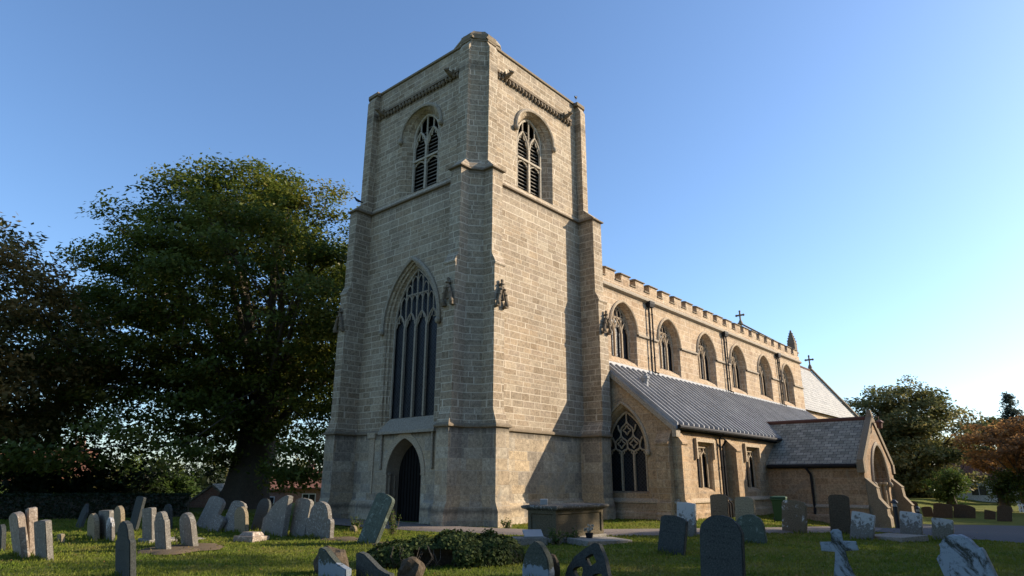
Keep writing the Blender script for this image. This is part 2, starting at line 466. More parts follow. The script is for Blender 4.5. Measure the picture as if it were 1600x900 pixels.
# ------------------------------------------------------------------ ground, path, drive
M['tarmac'] = plain_stone('worn_tarmac', (.17, .135, .11), (.23, .185, .15), 14, b=.3)
M['drive'] = plain_stone('drive_tarmac', (.075, .075, .078), (.11, .11, .112), 14, b=.3)
def grass_mat(name, blade=False):
    t = NT(name)
    p = t.coord('Position')
    a = t.noise(p, .55, 4, .6); b = t.noise(p, 3.2, 4, .7); c = t.noise(p, 30, 3, .7)
    col = t.ramp(a, [(.3, (.09, .145, .019)), (.55, (.165, .188, .03)), (.75, (.25, .215, .06))])
    col = t.mix(t.ramp(b, [(.48, 0), (.75, .65)]), col, (.26, .225, .08))
    col = t.mix(.6, col, t.ramp(c, [(.3, .45), (.7, 1.5)]), 'MULTIPLY')
    if not blade:
        t.bump(t.noise(p, 22, 5, .7), .8, .05)
        return t.out(t.mix(.35, col, (.05, .04, .02)), .95, .05)
    t.b.inputs['Base Color'].default_value = (0, 0, 0, 1)
    d = t.n('BsdfDiffuse'); tr = t.n('BsdfTranslucent'); mx = t.n('MixShader')
    mx.inputs[0].default_value = .4
    t.t.links.new(col, d.inputs[0]); t.t.links.new(col, tr.inputs[0])
    t.t.links.new(d.outputs[0], mx.inputs[1]); t.t.links.new(tr.outputs[0], mx.inputs[2])
    t.t.links.new(mx.outputs[0], t.t.nodes['Material Output'].inputs[0])
    return t.m
M['turf'] = grass_mat('turf')
M['blade'] = grass_mat('grass_blades', True)

def axis():
    a = list(np.arange(-45, 65.01, .5))
    s = .7; x = 65.
    up_ = []
    while x < 2500:
        x += s; s *= 1.22; up_.append(x)
    s = .7; x = -45.; dn = []
    while x > -2500:
        x -= s; s *= 1.22; dn.append(x)
    return np.array(dn[::-1] + a + up_)
xs = axis(); ys = axis()
gx, gy = np.meshgrid(xs, ys, indexing='ij')
hz = gz(gx, gy)
bump_ = (np.sin(gx * 1.7 + 1.3 * np.sin(gy * .9)) * np.sin(gy * 1.9 + gx * .6) * .014 + np.sin(gx * .5 + .3) * np.sin(gy * .43) * .03)
keep = np.exp(-(np.maximum(0, np.hypot(gx + 6, gy + 4) - 30) / 25) ** 2)
gzz = hz + bump_ * keep - .03
V = np.stack([gx, gy, gzz], -1).reshape(-1, 3)
nx, ny = len(xs), len(ys)
ii, jj = np.meshgrid(np.arange(nx - 1), np.arange(ny - 1), indexing='ij')
q = np.stack([ii * ny + jj, (ii + 1) * ny + jj, (ii + 1) * ny + jj + 1, ii * ny + jj + 1], -1).reshape(-1, 4)
me = bpy.data.meshes.new('ground')
me.from_pydata(V.tolist(), [], q.tolist())
me.polygons.foreach_set('use_smooth', [True] * len(me.polygons))
me.materials.append(M['turf'])
ground = bpy.data.objects.new('ground', me)
SC.collection.objects.link(ground)
tag(ground, kind='structure')

def strip(name, Lp, Rp, mat, na=8, nl=10, dz=.045):
    mb = MB(); rows = []
    for k in range(len(Lp) - 1):
        for j in range(nl if k < len(Lp) - 2 else nl + 1):
            t_ = j / nl
            l = np.array(Lp[k]) * (1 - t_) + np.array(Lp[k + 1]) * t_
            r = np.array(Rp[k]) * (1 - t_) + np.array(Rp[k + 1]) * t_
            rows.append([(*(l * (1 - i / na) + r * (i / na)),) for i in range(na + 1)])
    pts = [(x, y, float(gz(x, y)) + dz - (.07 if i in (0, na) else 0)) for row in rows for i, (x, y) in enumerate(row)]
    w = na + 1
    mb.add(pts, [(a * w + b, a * w + b + 1, (a + 1) * w + b + 1, (a + 1) * w + b) for a in range(len(rows) - 1) for b in range(na)])
    o = mb.build(name, mat, smooth=True)
    return tag(o, kind='structure')
PATH_C = [(-1.5, 7), (-1.7, 2.5), (-1.6, -1), (-.9, -3.6), (.9, -5.2), (3, -7.0), (5.8, -9.1), (8.5, -10.6)]
def offs(C, w):
    L_, R_ = [], []
    for i, p in enumerate(C):
        a = np.array(C[max(i - 1, 0)]); b = np.array(C[min(i + 1, len(C) - 1)])
        d = (b - a) / np.linalg.norm(b - a); n = np.array([-d[1], d[0]])
        L_.append(tuple(np.array(p) + n * w / 2)); R_.append(tuple(np.array(p) - n * w / 2))
    return L_, R_
pl, pr = offs(PATH_C, 1.9)
strip('path', pl, pr, M['tarmac'])
strip('drive', [(21.6, -9.6), (23.0, -11.5), (24.2, -13.7), (25.5, -18), (27, -30)], [(8.2, -9.6), (7.1, -11.6), (5.6, -14.9), (4.5, -19), (4, -30)], M['drive'], 20, 8, .047)
# ------------------------------------------------------------------ church
church = tag(empty('church'), 'large medieval stone church with a square west tower, battlemented nave, lean-to aisle and gabled porch', 'church')
TX, TY = 8.05, 7.96

def arc_pts(c, hw, spring, apex, n=12):
    """right springing -> apex -> left springing"""
    rise = apex - spring
    P = []
    if rise >= hw:
        k = (rise * rise - hw * hw) / (2 * hw); r = hw + k
        a1 = math.atan2(rise, k)
        for i in range(n + 1):
            a = a1 * i / n
            P.append((c - k + r * math.cos(a), spring + r * math.sin(a)))
    else:
        for i in range(n + 1):
            a = (math.pi / 2) * i / n
            P.append((c + hw * math.cos(a), spring + rise * (math.sin(a) ** .92)))
    P[-1] = (c, apex)
    return P + [(2 * c - u, v) for u, v in reversed(P[:-1])]
def arch_loop(c, hw, sill, spring, apex, n=12):
    return [(c - hw, sill), (c + hw, sill)] + arc_pts(c, hw, spring, apex, n)
def arch_h(c, hw, spring, apex, u):
    A = arc_pts(c, hw, spring, apex, 24)
    u = c + abs(u - c)
    for (u0, v0), (u1, v1) in zip(A[:25], A[1:25]):
        if u1 <= u <= u0: return v0 + (v1 - v0) * ((u0 - u) / max(u0 - u1, 1e-9))
    return spring
def cusped(c, hw, sill, spring, apex, depth=.22, n=8):
    """a light with a cusped (foiled) head"""
    A = arc_pts(c, hw, spring, apex, n)
    m = len(A) - 1
    out = [(c - hw, sill), (c + hw, sill)]
    for i, (u, v) in enumerate(A):
        t_ = i / m
        s_ = min(t_, 1 - t_) * 2
        k = 1
        for q_ in (.36, .72):
            k -= depth * max(0, 1 - abs(s_ - q_) / .16)
        cu, cv = c, spring + (apex - spring) * .3
        out.append((cu + (u - cu) * k, cv + (v - cv) * k))
    return out
def foil(c, v, r, lobes=4, depth=.3, n=24, rot=0, sy=1):
    return [(c + r * (1 - depth * abs(math.sin(lobes / 2 * (a + rot)))) * math.cos(a), v + sy * r * (1 - depth * abs(math.sin(lobes / 2 * (a + rot)))) * math.sin(a))
            for a in [2 * math.pi * k / n for k in range(n)]]

def plate(mb, f, outer, holes, d0, d1):
    mb.panel(f, outer, holes, d0)
    for h in holes: mb.ring(f, h, d0, h, d1)
def hood(f, c, hw, spring, apex, w=.13, d=-.12, back=.02, stops=True, mat='trim_grey', parent=None, n=14):
    mb = MB()
    A = arc_pts(c, hw, spring, apex, n); B = arc_pts(c, hw + w, spring, apex + w * 1.15, n)
    for (a0, a1, b0, b1) in zip(A[:-1], A[1:], B[:-1], B[1:]):
        m0 = ((a0[0] + b0[0]) / 2, (a0[1] + b0[1]) / 2); m1 = ((a1[0] + b1[0]) / 2, (a1[1] + b1[1]) / 2)
        o = [f(*b0, back), f(*b1, back), f(*b0, d * .55), f(*b1, d * .55), f(*m0, d), f(*m1, d), f(*a0, d * .75), f(*a1, d * .75), f(*a0, back), f(*a1, back)]
        mb.add(o, [(0, 1, 3, 2), (2, 3, 5, 4), (4, 5, 7, 6), (6, 7, 9, 8)])
    for e in (0, -1):
        a, b = A[e], B[e]
        mb.add([f(*a, back), f(*b, back), f(*b, d * .6), f(*a, d * .8)], [(0, 1, 2, 3)])
        if stops: mb.blob(f((a[0] + b[0]) / 2, spring - .08, d * .7), (.13, .13, .15), 2)
    return mb.build('hood_mould', M[mat], parent)

def bars(mb, f, paths, d, r=.042):
    for pth in paths: mb.tube([f(u, v, d) for u, v in pth], r, 6)
def scurve(a, b, k=.09, n=7):
    """an ogee bar between two points"""
    du, dv = b[0] - a[0], b[1] - a[1]; L_ = math.hypot(du, dv); nu, nv2 = -dv / L_, du / L_
    return [(a[0] + du * t_ + nu * k * math.sin(2 * math.pi * t_), a[1] + dv * t_ + nv2 * k * math.sin(2 * math.pi * t_)) for t_ in [i / n for i in range(n + 1)]]
def perp_window(name, wall, f, outer, inner, d, lights, mat, glass, head, hood_kw, mid=None, tiers=(), foot=None, r=.04, gd=.1, louvre=False):
    """a traceried window of stone bars: mullions, cusped light heads, super-mullions and small panel heads"""
    O = arch_loop(*outer); I = arch_loop(*inner); c, hw, sill, spring, apex = inner
    ks = mid or ((.4, .1), (.46, .13))
    prev, pd = O, 0
    for k, dm in ks:
        L_ = [(o[0] * (1 - k) + i[0] * k, o[1] * (1 - k) + i[1] * k) for o, i in zip(O, I)]
        wall.ring(f, prev, pd, L_, dm); prev, pd = L_, dm
    wall.ring(f, prev, pd, I, d + .06)
    g = MB(); g.panel(f, arch_loop(c, hw + .04, sill - .04, spring, apex + .05), [], d + gd)
    part = g.build(name, M[glass], church)
    t = MB(); lw = 2 * hw / lights
    hh = lambda u: arch_h(c, hw, spring, apex, u)
    A_ = arc_pts(c, hw - r * .4, spring, apex - r * .4, 14)
    bars(t, f, [[(c + hw - r * .4, sill), (c + hw - r * .4, spring)], A_, [(c - hw + r * .4, spring), (c - hw + r * .4, sill)]], d, r * 1.2)
    for i in range(1, lights):
        u = c - hw + i * lw
        t.prism(rect(u - r, u + r, sill, head + .02), f, d - .06, d + .05)
        bars(t, f, [[(u, head), (u, hh(u) - .02)]], d, r * .8)
    for i in range(lights):
        u = c - hw + (i + .5) * lw; h2 = lw / 2 - r * .6
        top = min(head + lw * .95, hh(u) - .08)
        hs = min(head, hh(c - hw + .05 if u < c else c + hw - .05))
        pts = arc_pts(u, h2, hs, top, 7)
        pts = [(q_, min(v_, hh(q_) - .015)) for q_, v_ in pts]
        bars(t, f, [pts], d - .01, r * .85)
        cu = cusped(u, h2 * .96, hs - .2, hs - .02, top - .06, .32, 7)[2:]
        bars(t, f, [[(q_, min(v_, hh(q_) - .03)) for q_, v_ in cu]], d + .02, r * .6)
        if hh(u) - top > .25: bars(t, f, [[(u, top), (u, hh(u) - .02)]], d, r * .7)
        if foot: pass
    pw = lw / 2
    for z in tiers:
        n_ = int(round(2 * hw / pw))
        for i in range(n_):
            u = c - hw + (i + .5) * pw
            lim = min(hh(u - pw / 2 + .02), hh(u + pw / 2 - .02))
            if lim > z + .12:
                bars(t, f, [[(u - pw / 2, z), (u + pw / 2, z)], arc_pts(u, pw / 2 - r * .4, z - pw * .85, z - .03, 4)], d + .005, r * .6)
            z2 = min(lim, hh(u)) - .05
            bars(t, f, [[(q_, min(v_, hh(q_) - .02)) for q_, v_ in arc_pts(u, pw / 2 - r * .4, max(z2 - pw * .8, head + .3), z2, 4)]], d + .005, r * .55)
    if foot:
        t.prism(rect(c - hw, c + hw, foot - .03, foot + .07), f, d - .08, d + .04)
        for i in range(lights):
            u = c - hw + (i + .5) * lw; bars(t, f, [cusped(u, lw / 2 - r * .8, foot - .5, foot - .32, foot - .05, .3, 6)[2:]], d + .01, r * .6)
    t.build('tracery', M[mat], part)
    hk = dict(hood_kw)
    hood(f, hk.pop('c'), hk.pop('hw'), hk.pop('spring'), hk.pop('apex'), parent=part, **hk)
    return part

# ---- tower plan: four corners of clasped buttresses; the western re-entrant corner is canted
def corner(bo_a, bi_a, bo_b, bi_b, p, w, c, e=0):
    """corner at the origin, walls along +u (S side) and +v (W side). a = W-side buttress, b = S-side buttress"""
    return [(-w, bi_a + e), (-p - e, bi_a + e), (-p - e, bo_a - e), (-c, bo_a - e), (bo_b - e, -c), (bo_b - e, -p - e), (bi_b + e, -p - e), (bi_b + e, -w)]
def plan(z, w, p, cs, c, e=0):
    w += e
    sw = corner(*cs['sw'], p, w, c, e)
    se = [(TX - v, u) for u, v in corner(*cs['se'], p, w, c, e)]
    ne = [(TX - u, TY - v) for u, v in corner(*cs['ne'], p, w, c, e)]
    nw = [(v, TY - u) for u, v in corner(*cs['nw'], p, w, c, e)]
    return [(x, y, z) for x, y in sw + se + ne + nw]
# se: its "a" buttress is the S-projecting one (u runs north from the corner after the turn), nw: its "b" is the W-projecting one
C1 = dict(sw=(-.05, .58, .1, .8), se=(.57, 1.26, .3, .95), ne=(.3, .95, .3, .95), nw=(.3, .95, .48, 1.15))
C3 = dict(sw=(.0, .6, .1, .68), se=(.18, .88, .2, .85), ne=(.2, .85, .2, .85), nw=(.2, .85, .53, 1.04))
C4 = dict(sw=(.32, .9, .4, .93), se=(.4, .81, .35, .85), ne=(.35, .85, .35, .85), nw=(.35, .85, .46, 1.0))
SKIP = {7, 31}                        # south and west wall faces are separate panels with openings
Zs, Zb, ZP = 3.37, 13.6, 20.2
tw = MB()
base = MB()
base.loft([plan(-.8, .20, 1.28, C1, .62, .0), plan(.5, .20, 1.28, C1, .62), plan(.82, .06, 1.156, C1, .5), plan(Zs, .06, 1.156, C1, .5)], False, False, SKIP)
tw.loft([plan(Zs, .02, 1.156, C1, .5), plan(Zs + .12, .02, 1.156, C1, .5), plan(Zs + .62, 0, 1.0, C3, .42), plan(9.45, 0, 1.0, C3, .42), plan(9.52, 0, 1.05, C3, .42), plan(9.56, 0, 1.04, C3, .42), plan(9.95, 0, .843, C3, .38),
         plan(Zb, 0, .843, C3, .38), plan(Zb + .1, 0, .86, C3, .38), plan(Zb + .62, -.07, .277, C4, .12), plan(19.75, -.07, .277, C4, .12), plan(20.05, -.07, .13, C4, .05), plan(ZP, -.07, .1, C4, .05)], False, False, SKIP)
fW = lambda u, v, d: (d, u, v)
fS = lambda u, v, d: (u, d, v)
def off(f, k): return lambda u, v, d: f(u, v, d + k)
# panels
def rect(u0, u1, v0, v1): return [(u0, v0), (u1, v0), (u1, v1), (u0, v1)]
WW_O = (3.70, 1.72, 3.55, 7.75, 10.62); WW_I = (3.66, 1.40, 3.98, 7.75, 10.30)
DO = (3.58, 1.05, -.6, 1.72, 3.12); DI = (3.58, .88, -.6, 1.72, 2.92)
BW_O = (3.68, 1.32, 13.93, 16.9, 18.12); BW_I = (3.69, .88, 14.2, 16.85, 17.98)
BS_O = (3.92, 1.32, 13.93, 16.9, 18.12); BS_I = (3.93, .88, 14.2, 16.85, 17.98)
base.panel(off(fW, -.06), rect(.3, 7.2, -.8, Zs), [arch_loop(*DO)], 0)
base.panel(off(fS, -.06), rect(.4, 7.2, -.8, Zs), [], 0)
for u0, u1 in ((.3, 2.38), (4.78, 7.1)):
    base.add([fW(u0, -.8, -.20), fW(u1, -.8, -.20), fW(u1, .5, -.20), fW(u0, .5, -.20), fW(u0, .82, -.061), fW(u1, .82, -.061)], [(0, 1, 2, 3), (3, 2, 5, 4)])
    for uu in (u0, u1): base.add([fW(uu, -.8, -.20), fW(uu, .5, -.20), fW(uu, .82, -.061), fW(uu, -.8, -.061)], [(0, 1, 2, 3)])
base.add([fS(.5, -.8, -.20), fS(7.2, -.8, -.20), fS(7.2, .5, -.20), fS(.5, .5, -.20), fS(.5, .82, -.061), fS(7.2, .82, -.061)], [(0, 1, 2, 3), (3, 2, 5, 4)])
tw.panel(fW, rect(.3, 7.2, Zs, Zb), [arch_loop(*WW_O)], 0)
tw.panel(fS, rect(.3, 7.4, Zs, Zb), [], 0)
tw.panel(off(fW, .07), rect(.6, 7.3, Zb, ZP + .02), [arch_loop(*BW_O)], 0)
tw.panel(off(fS, .07), rect(.6, 7.5, Zb, ZP + .02), [arch_loop(*BS_O)], 0)
for u0, u1, f in ((.6, 7.0, fW), (.6, 7.2, fS)):   # weathered ledge behind the belfry string
    tw.add([f(u0, Zb + .1, -.02), f(u1, Zb + .1, -.02), f(u1, Zb + .3, .072), f(u0, Zb + .3, .072)], [(0, 1, 2, 3)])
# west window, door, belfry windows
perp_window('west_window', tw, fW, WW_O, WW_I, .3, 4, 'trim_grey', 'glass', 7.72, tiers=(9.2,), r=.045, mid=((.3, .04), (.36, .12), (.62, .14), (.68, .22)),
       hood_kw=dict(c=3.69, hw=1.72, spring=7.75, apex=10.62, w=.16, d=-.13))
fW4, fS4 = off(fW, .07), off(fS, .07)
def belfry(f, O_, I_):
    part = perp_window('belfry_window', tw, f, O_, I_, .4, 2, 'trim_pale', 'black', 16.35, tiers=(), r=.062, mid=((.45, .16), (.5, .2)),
                     hood_kw=dict(c=O_[0], hw=O_[1], spring=16.9, apex=18.12, w=.13, d=-.12), foot=15.72)
    lv = MB()
    for k in range(17):
        z = 14.36 + k * .185
        if abs(z + .06 - 15.74) < .1: continue
        ww = .83 if z < 16.5 else .83 - (z - 16.5) * .8
        c = I_[0]
        a, b = (z, .47), (z + .13, .72)
        lv.add([f(c - ww, a[0], a[1] + .02), f(c + ww, a[0], a[1] + .02), f(c + ww, b[0], b[1]), f(c - ww, b[0], b[1]),
                f(c - ww, a[0] + .035, a[1] + .02), f(c + ww, a[0] + .035, a[1] + .02), f(c + ww, b[0] + .035, b[1]), f(c - ww, b[0] + .035, b[1])],
               [(0, 1, 2, 3), (4, 5, 6, 7), (0, 1, 5, 4), (2, 3, 7, 6), (0, 3, 7, 4), (1, 2, 6, 5)])
    lv.build('louvre', M['louvre'], part)
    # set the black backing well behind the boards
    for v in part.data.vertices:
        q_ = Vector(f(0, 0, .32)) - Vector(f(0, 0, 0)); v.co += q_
belfry(fW4, BW_O, BW_I)
belfry(fS4, BS_O, BS_I)
tower_wall = tw.build('tower_wall', M['tower'], church)
# door surround and leaf
fWd = off(fW, -.06)
sur = MB()
O_, I_ = arch_loop(*DO), arch_loop(*DI)
Mi = [(o[0] * .6 + i[0] * .4, o[1] * .6 + i[1] * .4) for o, i in zip(O_, I_)]
Mj = [(o[0] * .5 + i[0] * .5, o[1] * .5 + i[1] * .5) for o, i in zip(O_, I_)]
sur.ring(fWd, O_, 0, Mi, .2); sur.ring(fWd, Mi, .2, Mj, .24); sur.ring(fWd, Mj, .24, I_, .5)
for s_ in (-1, 1):   # nook shafts and carved panels of the jambs
    u = 3.58 + s_ * .97
    sur.tube([fWd(u, -.2, .12), fWd(u, 1.7, .12)], .055, 8)
    sur.tube([fWd(3.58 + s_ * .93, -.2, .34), fWd(3.58 + s_ * .93, 1.7, .34)], .05, 8)
    for k in range(5):
        sur.blob(fWd(3.58 + s_ * .9, .35 + k * .3, .33), (.05, .05, .12), 1)
    sur.blob(fWd(u, 1.74, .1), (.09, .09, .08), 1)
# band of pale voussoirs round the arch
A = arc_pts(3.58, 1.05, 1.72, 3.12, 14); B = arc_pts(3.58, 1.27, 1.72, 3.42, 14)
for a0, a1, b0, b1 in zip(A[:-1], A[1:], B[:-1], B[1:]):
    pass
sur.build('door_surround', M['carved'], church)
vb = MB()
for a0, a1, b0, b1 in zip(A[:-1], A[1:], B[:-1], B[1:]):
    vb.add([fWd(*a0, -.035), fWd(*a1, -.035), fWd(*b1, -.035), fWd(*b0, -.035), fWd(*b0, .01), fWd(*b1, .01), fWd(*a0, .02), fWd(*a1, .02)], [(0, 1, 2, 3), (3, 2, 5, 4), (0, 1, 7, 6)])
vb.build('arch_band', M['trim'], church)
dl = MB()
dl.panel(fWd, arch_loop(3.58, .9, -.6, 1.72, 2.94), [], .52)
for k in range(-4, 5):
    u = 3.58 + k * .18
    dl.prism([(u - .012, -.3), (u + .012, -.3), (u + .012, arch_h(3.58, .88, 1.72, 2.92, u) - .02), (u - .012, arch_h(3.58, .88, 1.72, 2.92, u) - .02)], fWd, .49, .53)
leaf_door = dl.build('door', M['door'], church)
st = MB(); st.box((-.42, 2.3, -.3), (.72, 4.85, -.02)); st.build('doorstep', M['trim_grey'], church)
# sill apron of the west window, with its stepped ends
sl_ = MB()
sl_.add([fW(1.72, 3.30, -.26), fW(5.1, 3.30, -.26), fW(5.1, 3.40, -.26), fW(1.72, 3.40, -.26), fW(1.9, 3.95, .25), fW(4.98, 3.95, .25), fW(1.72, 3.3, .1), fW(5.1, 3.3, .1)],
        [(0, 1, 2, 3), (3, 2, 5, 4), (0, 1, 7, 6), (0, 3, 4, 6), (1, 2, 5, 7)])
for u in (1.9, 4.98):     # broken shafts below the sill
    sl_.tube([fW(u, 3.32, -.14), fW(u, 2.05, -.12)], .05, 8); sl_.blob(fW(u, 2.0, -.12), (.07, .07, .09), 1)
sl_.build('window_sill', M['trim_grey'], church)
# old niche beside the door: shallow recess with a projecting hood
ni = MB()
ni.prism(rect(5.42, 5.92, 3.18, 3.42), fW, -.16, -.02)
ni.prism(rect(5.5, 5.6, 1.0, 3.2), fW, -.1, -.04); ni.prism(rect(5.62, 5.84, 1.9, 3.18), fW, -.085, -.055)
ni.build('broken_niche', M['trim'], church)
# string courses
def ring_of(name, zz, w, p, cs, c, mat, parent, h=.11, ov=.085):
    mb = MB()
    P0 = plan(zz - .05, w, p, cs, c, .0); P1 = plan(zz - .02, w, p, cs, c, ov); P2 = plan(zz + .04, w, p, cs, c, ov); P3 = plan(zz + h, w, p, cs, c, .01)
    mb.loft([P0, P1, P2, P3], False, False)
    return mb.build(name, M[mat], parent)
ring_of('string_course', Zs, .06, 1.156, C1, .5, 'coping', tower_wall)
ring_of('string_course', Zb, 0, .843, C3, .38, 'carved', tower_wall, .1, .1)
cp = MB()
P0 = plan(ZP - .02, -.07, .1, C4, .05, .0); P1 = plan(ZP, -.07, .1, C4, .05, .07); P2 = plan(ZP + .1, -.07, .1, C4, .05, .07); P3 = plan(ZP + .16, -.07, .1, C4, .05, -.1)
cp.loft([P0, P1, P2, P3], False, True)
cp.build('coping', M['coping'], tower_wall)
# capped corners and the low stair turret roof
def cap(mb, pts, z0, z1, z2, k=.25):
    cx = sum(p[0] for p in pts) / len(pts); cy = sum(p[1] for p in pts) / len(pts)
    mb.loft([[(x, y, z0) for x, y in pts], [(x, y, z1) for x, y in pts], [(cx + (x - cx) * k, cy + (y - cy) * k, z2) for x, y in pts]])
cc = MB(); cap(cc, [(-.16, .95), (-.16, .36), (-.04, .30), (.32, -.02), (.42, -.16), (.95, -.16), (.95, .95)], ZP - .1, 20.46, 20.66, .62)
cc.build('corner_cap', M['coping'], tower_wall); cc = MB(); cap(cc, [(TX - .95, -.2), (TX - .3, -.2), (TX + .1, .3), (TX + .1, .9), (TX - .95, .9)], ZP - .1, 20.28, 20.5, .4)
cc.build('corner_cap', M['coping'], tower_wall); cc = MB(); cap(cc, [(-.2, TY - 1.05), (.9, TY - 1.05), (.9, TY + .1), (.3, TY + .1), (-.2, TY - .35)], ZP - .1, 20.26, 20.45, .4)
cc.build('corner_cap', M['coping'], tower_wall)
tu = MB()
tu.lathe((1.3, 1.3, 20.2), [(1.08, 0), (1.08, .45), (1.14, .48), (1.14, .55), (.98, .82), (.6, 1.08), (.15, 1.19), (.02, 1.2)], 10)
tu.build('stair_turret', M['trim_grey'], church)
# corbel tables with a run of carved heads, and beasts near each end
def corbels(f, u0, u1, z):
    mb = MB()
    mb.prism(rect(u0, u1, z + .04, z + .16), f, -.15, .08)
    n = int((u1 - u0) / .23)
    rr = random.Random(int(u0 * 100) + int(z))
    for k in range(n):
        u = u0 + .12 + k * (u1 - u0 - .2) / (n - 1)
        mb.blob(f(u, z - .06 + rr.uniform(-.03, .03), -.07), (.10 + rr.uniform(-.02, .02),) * 2 + (.15,), 1)
    return mb.build('corbel_table', M['carved'], church)
def gargoyle(f, u, z, s=1):
    mb = MB()
    a = [f(u, z - .02, .1), f(u, z - .0, -.15), f(u, z + .04, -.32), f(u + .03 * s, z + .08, -.45)]
    mb.tube(a, [.13, .13, .10, .07], 8)
    mb.blob(f(u, z + .1, -.44), (.105, .105, .095), 2)
    mb.tube([f(u, z + .09, -.48), f(u, z + .05, -.58)], [.06, .04], 6)
    for q_ in (-1, 1):
        mb.tube([f(u + q_ * .06, z + .16, -.4), f(u + q_ * .09, z + .25, -.36)], [.04, .012], 5)
        mb.tube([f(u + q_ * .1, z + .03, -.1), f(u + q_ * .17, z + .15, -.2), f(u + q_ * .1, z + .2, -.08)], [.06, .05, .02], 5)
    return mb.build('gargoyle', M['carved'], church, smooth=True)
corbels(fW4, 1.15, 6.9, 18.88); corbels(fS4, 1.2, 6.75, 18.95)
for u in (1.62, 6.55): gargoyle(fW4, u, 18.92, 1)
for u in (1.75, 6.2): gargoyle(fS4, u, 19.0, 1)
# canopied statue brackets on the lower buttress stages
def niche(f, u, z):
    """a weathered gablet over two head corbels, with a stub of finial"""
    mb = MB()
    mb.prism([(u - .17, z + .12), (u + .17, z + .12), (u + .02, z + .62), (u - .02, z + .62)], f, -.07, .02)
    for q_ in (-1, 1):
        mb.tube([f(u + q_ * .0, z + .68, -.1), f(u + q_ * .12, z + .4, -.13), f(u + q_ * .22, z + .08, -.13)], [.05, .065, .07], 6)
        mb.blob(f(u + q_ * .23, z - .02, -.13), (.1, .1, .13), 2)
        mb.prism(rect(u + q_ * .23 - .09, u + q_ * .23 + .09, z - .16, z - .07), f, -.17, .02)
        for k in range(2): mb.blob(f(u + q_ * (.09 + k * .08), z + .52 - k * .2, -.17), (.06, .06, .05), 1)
    mb.tube([f(u, z + .6, -.1), f(u, z + .86, -.1)], [.07, .045], 6)
    mb.blob(f(u, z + .74, -.1), (.12, .12, .055), 1); mb.blob(f(u, z + .88, -.1), (.07, .07, .07), 1)
    return mb.build('niche_canopy', M['carved'], church)
niche(off(fW, -1.0), .28, 7.95)
niche(off(fS, -1.0), .42, 7.95)
niche(off(fS, -1.0), TX - .42, 8.15)
niche(off(fW, -1.0), TY - .72, 7.95)
tower_base = base.build('tower_base', M['tower_base'], church)

# ---- nave: clerestory wall with six windows and battlements
YN, XN0, XN1 = -.6, 8.0, 36.6
fN = off(fS, YN)
nv = MB()
holes = []; CW = [9.95 + 4.65 * k for k in range(6)]
for c in CW: holes.append(arch_loop(c, 1.2, 6.95, 8.75, 10.05))
nv.panel(fN, rect(XN0, XN1, 3.0, 11.1), holes, 0)
nv.box((XN0, YN + .005, 3), (XN0 + .4, 8.4, 11.1)); nv.box((XN1 - .5, YN + .005, 0), (XN1, 8.4, 11.1)); nv.box((XN0, 7.9, 0), (XN1, 8.4, 11.6))
nv.box((XN0 + .4, YN + .38, 10.75), (XN1 - .4, YN + .4, 11.1))
nv.add([(XN0, YN + .39, 11.0), (XN1, YN + .39, 11.0), (XN1, 3.9, 12.6), (XN0, 3.9, 12.6), (XN1, 8, 11.0), (XN0, 8, 11.0)], [(0, 1, 2, 3), (3, 2, 4, 5)])
for k, c in enumerate(CW):
    perp_window('clerestory_window', nv, fN, (c, 1.2, 6.95, 8.75, 10.05), (c, .98, 7.35, 8.72, 9.93), .36, 3, 'trim', 'glass', 8.55, tiers=(9.35,), r=.042,
           hood_kw=dict(c=c, hw=1.22, spring=8.62, apex=10.05, w=.12, d=-.1, stops=False, mat='trim'))
nave_wall = nv.build('nave_wall', M['nave'], church)
stg = MB()
edges = [XN0] + [x for c in CW for x in (c - 1.3, c + 1.3)] + [XN1]
for a, b in zip(edges[::2], edges[1::2]):
    stg = MB(); stg.add([fN(a, 8.54, .02), fN(b, 8.54, .02), fN(a, 8.56, -.1), fN(b, 8.56, -.1), fN(a, 8.64, -.1), fN(b, 8.64, -.1), fN(a, 8.72, .02), fN(b, 8.72, .02)], [(0, 1, 3, 2), (2, 3, 5, 4), (4, 5, 7, 6)])
    stg.build('string_course', M['trim_grey'], nave_wall)
co = MB()
co.add([fN(XN0, 10.5, .02), fN(XN1, 10.5, .02), fN(XN0, 10.58, -.17), fN(XN1, 10.58, -.17), fN(XN0, 10.68, -.17), fN(XN1, 10.68, -.17), fN(XN0, 10.82, -.03), fN(XN1, 10.82, -.03), fN(XN1, 10.82, .2), fN(XN1, 10.5, .2)],
       [(0, 1, 3, 2), (2, 3, 5, 4), (4, 5, 7, 6), (1, 3, 5, 7, 8, 9)])
co.build('cornice', M['trim_grey'], nave_wall)
ba = MB(); x = 8.5; k = 0
while x < XN1 - .3:
    x1 = min(x + .84, XN1)
    ba = MB(); ba.box((x, YN - .002, 11.1), (x1, YN + .36, 11.53)); ba.build('merlon', M['nave'], nave_wall)
    k += 1; x += 1.415
bc = MB(); x = 8.5
bc.box((XN0 + .02, YN - .05, 11.102), (8.46, YN + .41, 11.16))
while x < XN1 - .3:
    x1 = min(x + .84, XN1)
    bc.loft([[(x - .05, YN - .07, 11.531), (x1 + .05, YN - .07, 11.531), (x1 + .05, YN + .43, 11.531), (x - .05, YN + .43, 11.531)],
             [(x - .05, YN - .07, 11.58), (x1 + .05, YN - .07, 11.58), (x1 + .05, YN + .43, 11.58), (x - .05, YN + .43, 11.58)],
             [(x + .02, YN + .12, 11.65), (x1 - .02, YN + .12, 11.65), (x1 - .02, YN + .26, 11.65), (x + .02, YN + .26, 11.65)]])
    if x1 + .575 < XN1: bc.box((x1 + .01, YN - .05, 11.102), (x1 + .565, YN + .41, 11.165))
    x += 1.415
